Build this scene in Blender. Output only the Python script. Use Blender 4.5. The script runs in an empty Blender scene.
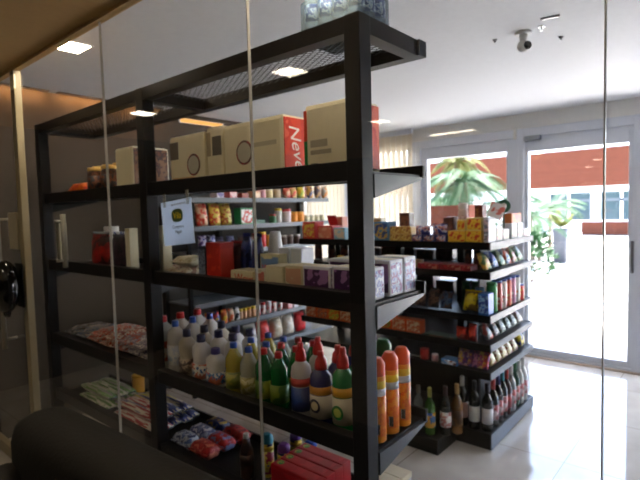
import bpy, bmesh, math, random
from mathutils import Vector, Matrix
random.seed(7)
SC = bpy.context.scene
COL = SC.collection
PI = math.pi
# ---------------------------------------------------------------- materials
MATS = {}
def lin(c):
    return tuple(((v/255)/12.92 if v/255 <= .04045 else ((v/255+.055)/1.055)**2.4) for v in c)
def mat(name, rgb, rough=.5, spec=.5, metal=0, bump=0, bscale=40):
    if name in MATS: return MATS[name]
    m = bpy.data.materials.new(name); m.use_nodes = True
    nt = m.node_tree; b = nt.nodes['Principled BSDF']
    c = lin(rgb)
    b.inputs['Roughness'].default_value = rough
    b.inputs['Metallic'].default_value = metal
    b.inputs['Specular IOR Level'].default_value = spec
    tc = nt.nodes.new('ShaderNodeTexCoord'); n = nt.nodes.new('ShaderNodeTexNoise')
    n.inputs['Scale'].default_value = bscale
    nt.links.new(tc.outputs['Object'], n.inputs['Vector'])
    mx = nt.nodes.new('ShaderNodeMixRGB'); mx.inputs[1].default_value = (*[v*.92 for v in c], 1); mx.inputs[2].default_value = (*[min(1, v*1.06) for v in c], 1)
    nt.links.new(n.outputs['Fac'], mx.inputs[0]); nt.links.new(mx.outputs[0], b.inputs['Base Color'])
    if bump:
        bp = nt.nodes.new('ShaderNodeBump'); bp.inputs['Strength'].default_value = bump; bp.inputs['Distance'].default_value = .01
        nt.links.new(n.outputs['Fac'], bp.inputs['Height']); nt.links.new(bp.outputs[0], b.inputs['Normal'])
    MATS[name] = m
    return m
def P(*cols, scale=22, rough=.35, stretch=(1, 1, 1)):
    """printed packaging: patches of the given ink colours"""
    key = 'print_' + '_'.join('%02x%02x%02x' % c for c in cols) + '_%g_%g_%g_%g' % (scale, *stretch)
    if key in MATS: return MATS[key]
    m = bpy.data.materials.new(key); m.use_nodes = True
    nt = m.node_tree; b = nt.nodes['Principled BSDF']; b.inputs['Roughness'].default_value = rough
    tc = nt.nodes.new('ShaderNodeTexCoord'); mp = nt.nodes.new('ShaderNodeMapping'); mp.inputs['Scale'].default_value = stretch
    n = nt.nodes.new('ShaderNodeTexNoise'); n.inputs['Scale'].default_value = scale*1.7; n.inputs['Detail'].default_value = 2
    r = nt.nodes.new('ShaderNodeValToRGB'); r.color_ramp.interpolation = 'CONSTANT'
    k = len(cols); el = r.color_ramp.elements
    while len(el) < k: el.new(.5)
    for i, c in enumerate(cols):
        el[i].position = 0 if i == 0 else .40 + .22*(i-1)/max(1, k-1) + (.05 if k == 2 else 0)
        el[i].color = (*lin(c), 1)
    nt.links.new(tc.outputs['Object'], mp.inputs[0]); nt.links.new(mp.outputs[0], n.inputs['Vector'])
    nt.links.new(n.outputs['Fac'], r.inputs[0]); nt.links.new(r.outputs[0], b.inputs['Base Color'])
    MATS[key] = m
    return m
def C(*rgb, rough=.4): return mat('plain_%02x%02x%02x_%g' % (*rgb, rough), rgb, rough)
def emit(name, rgb, s):
    if name in MATS: return MATS[name]
    m = bpy.data.materials.new(name); m.use_nodes = True; nt = m.node_tree
    nt.nodes.remove(nt.nodes['Principled BSDF']); e = nt.nodes.new('ShaderNodeEmission')
    e.inputs[0].default_value = (*lin(rgb), 1); e.inputs[1].default_value = s
    nt.links.new(e.outputs[0], nt.nodes['Material Output'].inputs[0]); MATS[name] = m
    return m
def glass(name, tint=(1, 1, 1), ior=1.45, rough=0.0):
    m = bpy.data.materials.new(name); m.use_nodes = True; nt = m.node_tree
    nt.nodes.remove(nt.nodes['Principled BSDF'])
    t = nt.nodes.new('ShaderNodeBsdfTransparent'); t.inputs[0].default_value = (*tint, 1)
    g = nt.nodes.new('ShaderNodeBsdfGlossy'); g.inputs['Roughness'].default_value = rough
    f = nt.nodes.new('ShaderNodeFresnel'); f.inputs[0].default_value = ior
    ge = nt.nodes.new('ShaderNodeNewGeometry'); inv = nt.nodes.new('ShaderNodeMath'); inv.operation = 'SUBTRACT'; inv.inputs[0].default_value = 1
    mu = nt.nodes.new('ShaderNodeMath'); mu.operation = 'MULTIPLY'
    nt.links.new(ge.outputs['Backfacing'], inv.inputs[1]); nt.links.new(f.outputs[0], mu.inputs[0]); nt.links.new(inv.outputs[0], mu.inputs[1])
    x = nt.nodes.new('ShaderNodeMixShader'); nt.links.new(mu.outputs[0], x.inputs[0]); nt.links.new(t.outputs[0], x.inputs[1]); nt.links.new(g.outputs[0], x.inputs[2])
    nt.links.new(x.outputs[0], nt.nodes['Material Output'].inputs[0]); MATS[name] = m
    return m
def clear_plastic(name, rgb, alpha):
    if name in MATS: return MATS[name]
    m = bpy.data.materials.new(name); m.use_nodes = True; nt = m.node_tree; b = nt.nodes['Principled BSDF']
    b.inputs['Base Color'].default_value = (*lin(rgb), 1); b.inputs['Roughness'].default_value = .15
    t = nt.nodes.new('ShaderNodeBsdfTransparent'); t.inputs[0].default_value = (*[.4+.6*v for v in lin(rgb)], 1); x = nt.nodes.new('ShaderNodeMixShader'); x.inputs[0].default_value = alpha
    nt.links.new(t.outputs[0], x.inputs[1]); nt.links.new(b.outputs[0], x.inputs[2]); nt.links.new(x.outputs[0], nt.nodes['Material Output'].inputs[0])
    MATS[name] = m
    return m
def floor_mat():
    m = bpy.data.materials.new('polished_stone_tiles'); m.use_nodes = True; nt = m.node_tree; b = nt.nodes['Principled BSDF']
    b.inputs['Roughness'].default_value = .07; b.inputs['Specular IOR Level'].default_value = .6
    tc = nt.nodes.new('ShaderNodeTexCoord')
    br = nt.nodes.new('ShaderNodeTexBrick'); br.offset = 0; br.inputs['Scale'].default_value = 1
    br.inputs['Brick Width'].default_value = .8; br.inputs['Row Height'].default_value = .8; br.inputs['Mortar Size'].default_value = .003
    n = nt.nodes.new('ShaderNodeTexNoise'); n.inputs['Scale'].default_value = 3; n.inputs['Detail'].default_value = 8
    r = nt.nodes.new('ShaderNodeValToRGB'); r.color_ramp.elements[0].position = .3; r.color_ramp.elements[1].position = .7
    r.color_ramp.elements[0].color = (*lin((168, 160, 150)), 1); r.color_ramp.elements[1].color = (*lin((196, 189, 179)), 1)
    nt.links.new(tc.outputs['Object'], br.inputs['Vector']); nt.links.new(tc.outputs['Object'], n.inputs['Vector']); nt.links.new(n.outputs['Fac'], r.inputs[0])
    nt.links.new(r.outputs[0], br.inputs['Color1']); nt.links.new(r.outputs[0], br.inputs['Color2']); br.inputs['Mortar'].default_value = (*lin((120, 113, 105)), 1)
    nt.links.new(br.outputs['Color'], b.inputs['Base Color']); MATS['floor'] = m
    return m
def brick_mat(name, scale=6):
    m = bpy.data.materials.new(name); m.use_nodes = True; nt = m.node_tree; b = nt.nodes['Principled BSDF']; b.inputs['Roughness'].default_value = .9; b.inputs['Specular IOR Level'].default_value = .1
    tc = nt.nodes.new('ShaderNodeTexCoord'); mp = nt.nodes.new('ShaderNodeMapping'); mp.inputs['Rotation'].default_value = (PI/2, 0, 0)
    br = nt.nodes.new('ShaderNodeTexBrick'); br.inputs['Scale'].default_value = scale
    br.inputs['Color1'].default_value = (*lin(BRICK1), 1); br.inputs['Color2'].default_value = (*lin(BRICK2), 1); br.inputs['Mortar'].default_value = (*lin((78, 50, 40)), 1)
    nt.links.new(tc.outputs['Object'], mp.inputs[0]); nt.links.new(mp.outputs[0], br.inputs['Vector']); nt.links.new(br.outputs['Color'], b.inputs['Base Color'])
    return m
BRICK1, BRICK2 = (92, 50, 37), (84, 46, 34)
# ---------------------------------------------------------------- mesh tools
CACHE = {}
def finish(name, bm, m, parent=None, loc=(0, 0, 0), rot=(0, 0, 0), smooth=False):
    me = bpy.data.meshes.new(name); bmesh.ops.recalc_face_normals(bm, faces=bm.faces[:]); bm.to_mesh(me); bm.free()
    if smooth:
        for p in me.polygons: p.use_smooth = True
    me.materials.append(m)
    return link(name, me, parent, loc, rot)
def link(name, me, parent=None, loc=(0, 0, 0), rot=(0, 0, 0)):
    o = bpy.data.objects.new(name, me); COL.objects.link(o); o.location = loc; o.rotation_euler = rot
    if parent: o.parent = parent
    return o
def bm_box(bm, x0, x1, y0, y1, z0, z1):
    vs = [bm.verts.new(v) for v in ((x0, y0, z0), (x1, y0, z0), (x1, y1, z0), (x0, y1, z0), (x0, y0, z1), (x1, y0, z1), (x1, y1, z1), (x0, y1, z1))]
    for f in ((3, 2, 1, 0), (4, 5, 6, 7), (0, 1, 5, 4), (1, 2, 6, 5), (2, 3, 7, 6), (3, 0, 4, 7)): bm.faces.new([vs[i] for i in f])
def box(name, x0, x1, y0, y1, z0, z1, m, parent=None, bev=0, loc=(0, 0, 0), rot=(0, 0, 0)):
    key = ('box', name, round(x0, 4), round(x1, 4), round(y0, 4), round(y1, 4), round(z0, 4), round(z1, 4), m.name, bev)
    if key in CACHE: return link(name, CACHE[key], parent, loc, rot)
    bm = bmesh.new(); bm_box(bm, x0, x1, y0, y1, z0, z1)
    if bev: bmesh.ops.bevel(bm, geom=bm.edges[:], offset=bev, segments=2, affect='EDGES', profile=.6)
    o = finish(name, bm, m, parent, loc, rot); CACHE[key] = o.data
    return o
def lathe(name, prof, m, parent=None, n=18, sq=0, loc=(0, 0, 0), rot=(0, 0, 0), flat=1):
    """turn (r, z) pairs; sq>0 squares the section, flat squeezes it in y"""
    key = ('lathe', name, tuple((round(r, 4), round(z, 4)) for r, z in prof), m.name, n, sq, flat)
    if key in CACHE: return link(name, CACHE[key], parent, loc, rot)
    bm = bmesh.new(); rings = []
    for r, z in prof:
        ring = []
        for i in range(n):
            a = 2*PI*i/n; c, s = math.cos(a), math.sin(a)
            k = 1/((abs(c)**(2+sq)+abs(s)**(2+sq))**(1/(2+sq))) if sq else 1
            ring.append(bm.verts.new((r*k*c, r*k*s*flat, z)))
        rings.append(ring)
    for a, b in zip(rings, rings[1:]):
        for i in range(n): bm.faces.new((a[i], a[(i+1) % n], b[(i+1) % n], b[i]))
    bm.faces.new(rings[0][::-1]); bm.faces.new(rings[-1])
    o = finish(name, bm, m, parent, loc, rot, True); CACHE[key] = o.data
    for p in o.data.polygons:
        if len(p.vertices) > 4: p.use_smooth = False
    return o
def lettering(text, size, m, parent, loc, rot, shear=0, name='lettering'):
    cu = bpy.data.curves.new(name, 'FONT'); cu.body = text; cu.size = size; cu.shear = shear; cu.align_x = 'CENTER'; cu.align_y = 'CENTER'; cu.extrude = .0004
    t = bpy.data.objects.new(name, cu); COL.objects.link(t)
    me = bpy.data.meshes.new_from_object(t.evaluated_get(bpy.context.evaluated_depsgraph_get()))
    bpy.data.objects.remove(t); me.materials.clear(); me.materials.append(m)
    return link(name, me, parent, loc, rot)
def thing(name, label, cat, loc=(0, 0, 0), rz=0, group=None, rx=0):
    o = bpy.data.objects.new(name, None); COL.objects.link(o); o.empty_display_size = .05
    o.location = loc; o.rotation_euler = (rx, 0, rz); o['label'] = label; o['category'] = cat
    if group: o['group'] = group
    return o
def struct(name, x0, x1, y0, y1, z0, z1, m, parent=None, bev=0):
    o = box(name, x0, x1, y0, y1, z0, z1, m, parent, bev)
    if not parent: o['kind'] = 'structure'
    return o
def ordinal(i, n, a='leftmost', z='rightmost', side='left'):
    if n == 1: return 'only'
    if i == 0: return a
    if i == n-1: return z
    return ['', 'second', 'third', 'fourth', 'fifth', 'sixth', 'seventh', 'eighth', 'ninth'][i] + ' from ' + side
# ---------------------------------------------------------------- goods
def carton(label, xwh, y, z, d, body, front=None, side=None, lid=None, name='carton', cat='box', rz=0, group=None, text=None):
    """a box of goods, x centre / width / height, near face at y, resting at z"""
    cx, w, h = xwh
    loc = (cx, y, z) if rz == 0 else (y, cx, z)
    t = thing(name, label, cat, loc, rz, group)
    e = min(.004, w*.08, h*.08, d*.08)
    box('body', -w/2, w/2, 0, d, 0, h, body, t, e)
    if front: box('front_print', -w*.44, w*.44, -.0008, .002, h*.1, h*.9, front, t)
    if side: box('side_print', w/2-.002, w/2+.0008, d*.08, d*.92, h*.08, h*.92, side, t)
    if lid: box('lid', -w/2-.001, w/2+.001, -.001, d+.001, h*.86, h+.001, lid, t, e*.5)
    if text: lettering(text[0], text[1], text[2], t, (text[3]*w, -.0015, h*.5), (PI/2, 0, 0))
    return t
def pouch_mesh(w, h, th, seed):
    bm = bmesh.new(); nx, nz = 8, 8; rnd = random.Random(seed)
    F, B = [], []
    for side, G in ((-1, F), (1, B)):
        for j in range(nz+1):
            row = []
            for i in range(nx+1):
                u, v = i/nx*2-1, j/nz
                k = (max(0, 1-u*u)**.45)*(max(0, math.sin(PI*min(1, v*.93+.07)))**.5)
                y = side*th/2*k*(1+rnd.uniform(-.12, .12)); x = u*w/2*(1-.05*math.sin(PI*v)); z = v*h
                if side == 1 and (i in (0, nx) or j in (0, nz)): row.append(F[j][i])
                else: row.append(bm.verts.new((x, y, z)))
            G.append(row)
    for G in (F, B):
        for j in range(nz):
            for i in range(nx): bm.faces.new((G[j][i], G[j][i+1], G[j+1][i+1], G[j+1][i]))
    return bm
def pouch(label, xwh, y, z, th, body, seal=None, badge=None, name='snack_bag', cat='bag', rz=0, group=None, rx=0, seed=0):
    """filled bag standing (or leaning by rx) with crimped seals"""
    cx, w, h = xwh
    lift = .3*th*math.sin(abs(rx))+(.001 if rx else 0)
    loc = (cx, y+th/2, z+lift) if abs(rz) < .8 else (y-th/2, cx, z+lift)
    t = thing(name, label, cat, loc, rz, group, rx)
    key = ('pouch', round(w, 3), round(h, 3), round(th, 3), body.name, seed % 3)
    if key in CACHE: link('body', CACHE[key], t)
    else: CACHE[key] = finish('body', pouch_mesh(w, h*.93, th, seed % 3), body, t, smooth=True).data
    sm = seal or body
    bm = bmesh.new(); n = 14
    lo = [bm.verts.new((-w/2+w*i/n, .0015*(-1)**i, h*.91)) for i in range(n+1)]; hi = [bm.verts.new((-w/2+w*i/n, .0015*(-1)**i, h)) for i in range(n+1)]
    for i in range(n): bm.faces.new((lo[i], lo[i+1], hi[i+1], hi[i]))
    bmesh.ops.solidify(bm, geom=bm.faces[:], thickness=.001)
    finish('seal', bm, sm, t)
    if badge:
        r = min(w, h)*.3
        lathe('badge', [(r, 0), (r*.98, .0015)], badge, t, 16, loc=(0, -th/2*1.02, h*.5), rot=(PI/2, 0, 0))
    return t
def flat_pack(label, x, y, z, l, w, th, body, seal=None, name='packet', cat='packet', rz=0, group=None, seed=0):
    """soft packet lying down, long side along its own x"""
    t = thing(name, label, cat, (x, y, z+th*.5), rz, group)
    key = ('flat', round(l, 3), round(w, 3), round(th, 3), body.name, seed % 3)
    if key in CACHE: link('body', CACHE[key], t, (-l/2, 0, 0), (0, PI/2, 0))
    else:
        bm = bmesh.new(); nx, n = 10, 12; rnd = random.Random(seed % 3); rings = []
        for j in range(nx+1):
            u = j/nx; k = .35+.65*min(1, math.sin(PI*u)*1.8)
            rings.append([bm.verts.new((-l/2+l*u, w/2*math.copysign(abs(math.cos(2*PI*i/n))**.6, math.cos(2*PI*i/n))*(.94+.06*k), th/2*math.copysign(abs(math.sin(2*PI*i/n))**.7, math.sin(2*PI*i/n))*k*(1 if math.sin(2*PI*i/n) < 0 else rnd.uniform(.85, 1)))) for i in range(n)])
        for a, b in zip(rings, rings[1:]):
            for i in range(n): bm.faces.new((a[i], a[(i+1) % n], b[(i+1) % n], b[i]))
        bm.faces.new(rings[0][::-1]); bm.faces.new(rings[-1])
        for v in bm.verts: v.co = (-v.co.z, v.co.y, v.co.x+l/2)
        CACHE[key] = finish('body', bm, body, t, (-l/2, 0, 0), (0, PI/2, 0), True).data
    for s in (-1, 1): box('end_seal', s*(l/2+.006)-.009, s*(l/2+.006)+.009, -w*.46, w*.46, -.0015, .0015, seal or body, t)
    return t
def jar(label, x, y, z, r, h, body, lid, lab=None, name='jar', cat='jar', group=None, sq=0, lidh=.16):
    t = thing(name, label, cat, (x, y, z), 0, group); b = h*(1-lidh)
    lathe('body', [(r*.92, 0), (r, h*.03), (r, b*.9), (r*.88, b)], body, t, 16, sq)
    lathe('lid', [(r*.94, b), (r*.97, b+.002), (r*.97, h*.98), (r*.9, h)], lid, t, 16, sq)
    if lab: lathe('label', [(r*1.012, b*.2), (r*1.012, b*.8)], lab, t, 16, sq)
    return t
SHAPES = {
 'bleach': ([(.9, 0), (1, .03), (1, .70), (.86, .79), (.44, .87), (.40, .89)], .885, .42, 3, (.18, .55)),
 'squeeze': ([(.92, 0), (1, .03), (.97, .30), (.84, .45), (.95, .62), (.9, .74), (.5, .83), (.40, .85)], .845, .46, 1, (.10, .40)),
 'clear': ([(.9, 0), (1, .03), (1, .40), (.93, .48), (1, .56), (.94, .70), (.46, .86), (.36, .90)], .895, .38, 0, (.12, .44)),
 'pointed': ([(.92, 0), (1, .03), (1, .58), (.9, .68), (.5, .75), (.46, .76)], .755, .50, 0, (.10, .42)),
 'aerosol': ([(.94, 0), (1, .015), (1, .78), (.9, .80)], .795, 1.0, 0, (.08, .62)),
 'wine': ([(.94, 0), (1, .02), (1, .58), (.86, .67), (.42, .76), (.36, .80), (.36, .86)], .80, .40, 0, (.16, .48)),
 'soda': ([(.86, 0), (1, .05), (1, .36), (.9, .44), (1, .52), (.96, .62), (.5, .84), (.36, .91)], .90, .40, 0, (.34, .56)),
}
def bottle(label, kind, x, y, z, r, h, body, cap, lab=None, lab2=None, name='bottle', cat='bottle', group=None):
    prof, cz, cr, sq, (l0, l1) = SHAPES[kind]
    t = thing(name, label, cat, (x, y, z), 0, group)
    lathe('body', [(r*a, h*b) for a, b in prof], body, t, 16, sq)
    c = r*cr
    if kind == 'pointed': cp = [(c*1.1, cz), (c*1.12, cz+.04), (c*.95, cz+.12), (c*.55, cz+.17), (c*.62, cz+.2), (c*.5, 1)]
    elif kind == 'aerosol': cp = [(c*.96, cz), (c*.98, cz+.01), (c*.96, .93), (c*.55, 1)]
    elif kind == 'wine': cp = [(c*1.02, cz), (c*1.02, .98), (c*.98, 1)]
    else: cp = [(c*1.08, cz), (c*1.12, cz+.005), (c*1.05, .99), (c*.95, 1)]
    lathe('cap', [(a, b*h) for a, b in cp], cap, t, 14)
    if lab: lathe('label', [(r*1.015, h*l0), (r*1.015, h*l1)], lab, t, 16, sq)
    if lab2: lathe('upper_band', [(r*1.014, h*(l1+.01)), (r*1.014, h*(l1+.12))], lab2, t, 16, sq)
    return t
# ---------------------------------------------------------------- the setting
GY = 1.05
white = mat('ceiling_paint', (206, 207, 208), .9); brown = mat('soffit_paint', (186, 152, 98), .85); wallm = mat('brown_grey_wall', (74, 64, 51), .85)
tan = mat('lobby_wall', (36, 31, 25), .9); stone = floor_mat(); alu = mat('painted_aluminium', (208, 212, 220), .45); cream_alu = mat('cream_door_frame', (132, 120, 92), .4)
beam = mat('lintel_paint', (232, 230, 224), .8); pane_m = glass('clear_pane'); dark = mat('black_brown_powder_coat', (25, 23, 23), .36, .16); grey_steel = mat('grey_shelf_steel', (92, 97, 104), .4); brack = mat('bracket_grey', (36, 38, 41), .35)
struct('floor', -5.2, 3.2, -4.6, 5.42, -.1, 0, stone)
struct('ceiling', -4.15, 1.75, 1.05, 5.5, 2.56, 2.75, white)
struct('ceiling_lobby', -5.2, 3.2, -4.6, 1.05, 2.465, 2.75, brown)
struct('wall_left', -4.15, -4.03, 1.05, 4.40, 0, 2.56, wallm)
struct('wall_left_lintel', -4.15, -4.03, 4.40, 5.5, 2.405, 2.56, beam); struct('wall_left_corner', -4.15, -4.03, 5.29, 5.5, 0, 2.405, white)
struct('wall_right', 1.62, 1.75, 1.05, 5.5, 0, 2.56, white)
struct('wall_lobby_left', -5.3, -5.2, -4.6, 1.05, 0, 2.465, tan)
struct('wall_lobby_right', 3.2, 3.3, -4.6, 1.05, 0, 2.465, tan)
struct('wall_lobby_back', -5.2, 3.2, -4.7, -4.6, 0, 2.465, tan)
struct('wall_glass_left', -5.2, -4.03, 1.0, 1.1, 0, 2.465, tan)
struct('wall_glass_right', 1.75, 3.2, 1.0, 1.1, 0, 2.465, tan)
# door wall (far side): lintel, frames, panes
W = 5.343
struct('wall_front_lintel', -4.03, 1.62, W, W+.16, 2.405, 2.56, beam)
struct('wall_front_left', -4.03, -3.93, W, W+.16, 0, 2.405, white)
d1 = thing('window_1', 'fixed aluminium shop window left of the glass door', 'window', (0, 0, 0)); d1['kind'] = 'structure'
def frame(parent, x0, x1, z0, z1, s, top, bot, y0, y1, m):
    box('frame_side', x0, x0+s, y0, y1, z0, z1, m, parent, .004); box('frame_side', x1-s, x1, y0, y1, z0, z1, m, parent, .004)
    box('frame_rail', x0+s, x1-s, y0, y1, z1-top, z1, m, parent, .004); box('frame_rail', x0+s, x1-s, y0, y1, z0, z0+bot, m, parent, .004)
frame(d1, -3.005, -1.785, 0, 2.405, .06, .09, .06, W-.02, W+.10, alu)
frame(d1, -2.945, -1.845, .06, 2.315, .075, .13, .05, W+.01, W+.08, alu)
box('pane', -2.87, -1.92, W+.04, W+.05, .11, 2.185, pane_m, d1)
d2 = thing('door_1', 'glazed aluminium street door with grey frame', 'door', (0, 0, 0)); d2['kind'] = 'structure'
frame(d2, -1.785, -.70, 0, 2.405, .05, .09, .03, W-.02, W+.10, alu)
frame(d2, -1.735, -.75, .03, 2.315, .04, .15, .06, W+.01, W+.08, alu)
box('pane', -1.695, -.79, W+.04, W+.05, .09, 2.165, pane_m, d2)
box('door_closer', -1.72, -1.56, W-.05, W+.008, 2.27, 2.32, mat('closer_grey', (150, 152, 156), .4), d2, .006)
box('latch', -1.83, -1.80, W-.045, W-.02, 2.30, 2.42, mat('latch_cream', (215, 212, 205), .4), d2, .006)
box('handle', -.76, -.735, W-.07, W-.02, .95, 1.25, mat('handle_steel', (120, 120, 124), .3, metal=.8), d2, .006)
d4 = thing('window_8', 'second fixed shop window right of the door', 'window', (0, 0, 0)); d4['kind'] = 'structure'  # added out of view to bring daylight in from the right
frame(d4, -.70, 1.62, 0, 2.405, .06, .09, .06, W-.02, W+.10, alu); box('mullion', .42, .50, W-.01, W+.09, .06, 2.315, alu, d4, .004)
box('pane', -.64, .42, W+.04, W+.05, .06, 2.315, pane_m, d4); box('pane', .50, 1.56, W+.04, W+.05, .06, 2.315, pane_m, d4)
d3 = thing('window_2', 'window behind the cream vertical blind', 'window', (0, 0, 0)); d3['kind'] = 'structure'
frame(d3, -3.93, -3.005, 0, 2.405, .05, .08, .06, W-.02, W+.10, alu)
box('pane', -3.88, -3.055, W+.04, W+.05, .06, 2.325, pane_m, d3)
struct('trim_1', -1.80, -.55, W-.06, W-.02, 0, .012, mat('threshold_strip', (168, 150, 134), .5))
struct('trim_2', -4.03, -1.80, W-.045, W-.02, 0, .07, beam)
# vertical blind
bl = thing('vertical_blind', 'cream vertical blind hanging beside the shop window', 'blind', (-3.5, W-.09, 0))
bm_ = bpy.data.materials.new('blind_fabric'); bm_.use_nodes = True
_b = bm_.node_tree.nodes['Principled BSDF']; _b.inputs['Base Color'].default_value = (*lin((226, 218, 204)), 1); _b.inputs['Roughness'].default_value = .9
_t = bm_.node_tree.nodes.new('ShaderNodeBsdfTranslucent'); _t.inputs[0].default_value = (*lin((238, 230, 214)), 1)
_x = bm_.node_tree.nodes.new('ShaderNodeMixShader'); _x.inputs[0].default_value = .5
bm_.node_tree.links.new(_b.outputs[0], _x.inputs[1]); bm_.node_tree.links.new(_t.outputs[0], _x.inputs[2]); bm_.node_tree.links.new(_x.outputs[0], bm_.node_tree.nodes['Material Output'].inputs[0])
box('head_rail', -.50, .49, -.025, .025, 2.50, 2.56, alu, bl, .004)
for i in range(13):
    box('slat', -.044, .044, -.001, .001, .06, 2.50, bm_, bl, 0, (-.46+i*.076, 0, 0), (0, 0, -.3))
d5 = thing('window_9', 'side window behind the second cream vertical blind', 'window', (0, 0, 0)); d5['kind'] = 'structure'  # added behind the blind to light its slats from the back
box('frame_side', -4.13, -4.05, 4.40, 4.45, 0, 2.405, alu, d5); box('frame_side', -4.13, -4.05, 5.24, 5.29, 0, 2.405, alu, d5)
box('frame_rail', -4.13, -4.05, 4.45, 5.24, 2.32, 2.405, alu, d5); box('frame_rail', -4.13, -4.05, 4.45, 5.24, 0, .06, alu, d5); box('pane', -4.10, -4.09, 4.45, 5.24, .06, 2.32, pane_m, d5)
bl2 = thing('vertical_blind', 'cream vertical blind on the side wall beyond the grey wall shelving', 'blind', (-3.98, 4.82, 0))
box('head_rail', -.025, .025, -.44, .34, 2.50, 2.56, alu, bl2, .004)
for i in range(10): box('slat', -.044, .044, -.001, .001, .06, 2.50, bm_, bl2, 0, (0, -.39+i*.076, 0), (0, 0, PI/2+.14))
# glass partition between lobby and shop
JX = [1.75, .78, -.194, -1.175, -2.14, -3.10]
sil = mat('silicone_joint', (150, 146, 136), .3)
for i in range(5):
    struct('window_%d' % (i+3), JX[i+1]+.0016, JX[i]-.0016, GY-.005, GY+.005, .012, 2.45, pane_m)
for i in range(1, 5): struct('trim_%d' % (i+2), JX[i]-.0012, JX[i]+.0012, GY-.0055, GY+.0055, .012, 2.45, sil)
struct('trim_7', -3.10, 1.75, GY-.015, GY+.015, 0, .012, alu); struct('trim_8', -4.03, 1.75, GY-.02, GY+.015, 2.45, 2.465, brown)
# lobby door
ld = thing('door_2', 'glass lobby door with cream frame and pull handle', 'door', (0, 0, 0)); ld['kind'] = 'structure'
box('frame_side', -3.222, -3.162, GY-.02, GY+.02, 0, 2.45, cream_alu, ld, .004)
box('hinge_plate', -3.19, -3.13, GY-.03, GY-.02, 2.34, 2.42, mat('hinge_cream', (230, 220, 190), .3), ld, .003)
box('pane', -4.02, -3.222, GY-.005, GY+.005, .09, 2.43, pane_m, ld)
box('frame_rail', -4.02, -3.222, GY-.02, GY+.02, .012, .09, cream_alu, ld, .004)
box('lock_box', -3.37, -3.223, GY-.03, GY-.006, 1.42, 1.64, mat('lock_cream', (150, 140, 116), .4), ld, .006)
h = lathe('pull_handle', [(.014, 0), (.014, .86)], mat('pull_handle_cream', (128, 122, 108), .3), ld, 12, loc=(-3.43, GY-.07, .80))
for z in (.06, .80): lathe('standoff', [(.008, 0), (.008, .058)], mat('pull_handle_cream', (128, 122, 108), .3), h, 10, loc=(0, .012, z), rot=(-PI/2, 0, 0))
reflected_handle = lathe('pull_handle', [(.014, 0), (.014, .29)], mat('pull_handle_cream', (128, 122, 108), .3), bpy.data.objects['window_7'], 12, loc=(-2.77, GY+.05, 1.33))  # solid bar stands in for the handle's reflection in the pane
for z in (.04, .25): lathe('standoff', [(.008, 0), (.008, .04)], mat('pull_handle_cream', (128, 122, 108), .3), reflected_handle, 10, loc=(0, -.0445, z), rot=(-PI/2, 0, 0))
# black dispenser on the lobby door
sd = thing('soap_dispenser', 'rounded glossy black dispenser on the lobby door at the left edge', 'dispenser', (-3.225, GY-.032, 1.06))
blk = mat('gloss_black', (14, 13, 12), .12)
bm = bmesh.new(); bmesh.ops.create_uvsphere(bm, u_segments=20, v_segments=14, radius=1)
for v in bm.verts:
    v.co = (v.co.x*.078, -.075+v.co.y*.072, .15+v.co.z*.155)
finish('shell', bm, blk, sd, smooth=True)
box('wall_plate', -.06, .06, -.004, 0, .02, .28, blk, sd)
lathe('nozzle', [(.016, 0), (.022, .03)], blk, sd, 12, loc=(0, -.075, -.028))
# ---------------------------------------------------------------- near rack
LV = [1.722, 1.298, .815, .445]
PX = [-.940, -2.196, -3.46]
ra = thing('storage_rack', 'tall black steel rack with mesh top standing behind the glass', 'rack', (-2.17, 1.45, 0))
def rp(name, *a, **k):
    o = box(name, *a, **k); o.location = (2.17, -1.45, 0); return o
for px in PX:
    rp('post', px, px+.06, 1.23, 1.29, 0, 2.20, m=dark, parent=ra, bev=.003)
bm = bmesh.new()
XL, XR, YF, YB = -3.46, -.874, 1.23, 1.635
bm_box(bm, XL+.06, PX[1], YF+.002, YF+.052, 2.145, 2.198); bm_box(bm, PX[1]+.06, PX[0], YF+.002, YF+.052, 2.145, 2.198)
bm_box(bm, XL, XR, YB-.05, YB, 2.145, 2.20)
for px in PX: bm_box(bm, px+.004, px+.056, YF+.062, YB-.05, 2.145, 2.20)
o = finish('top_frame', bm, dark, ra, (2.17, -1.45, 0))
def mesh_panel(x0, x1, y0, y1, z):
    bm = bmesh.new(); s = .55; pitch = .045; t = .0014; hw = y1-y0
    n = int((x1-x0+hw/s)/pitch)+1
    for sg in (1, -1):
        for i in range(n):
            a = x0-hw/s+i*pitch
            p0, p1 = Vector((a, 0, 0)), Vector((a+hw/s, hw, 0))
            if p0.x < x0: p0 = p0+(p1-p0)*((x0-p0.x)/(p1.x-p0.x))
            if p1.x > x1: p1 = p0+(p1-p0)*((x1-p0.x)/(p1.x-p0.x))
            if (p1-p0).length < .006 or p0.x >= x1: continue
            q0 = Vector((p0.x, y0+p0.y if sg > 0 else y1-p0.y, z)); q1 = Vector((p1.x, y0+p1.y if sg > 0 else y1-p1.y, z))
            d = (q1-q0).normalized(); nn = Vector((-d.y, d.x, 0))*t; up = Vector((0, 0, .0009))
            vs = [bm.verts.new(c) for c in (q0-nn-up, q1-nn-up, q1+nn-up, q0+nn-up, q0-nn+up, q1-nn+up, q1+nn+up, q0+nn+up)]
            for f in ((3, 2, 1, 0), (4, 5, 6, 7), (0, 1, 5, 4), (1, 2, 6, 5), (2, 3, 7, 6), (3, 0, 4, 7)): bm.faces.new([vs[k] for k in f])
    return bm
for i in range(2): finish('mesh_panel', mesh_panel(PX[i+1]+.058, PX[i]+.002, YF+.054, YB-.052, 2.185), dark, ra, (2.17, -1.45, 0))
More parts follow.
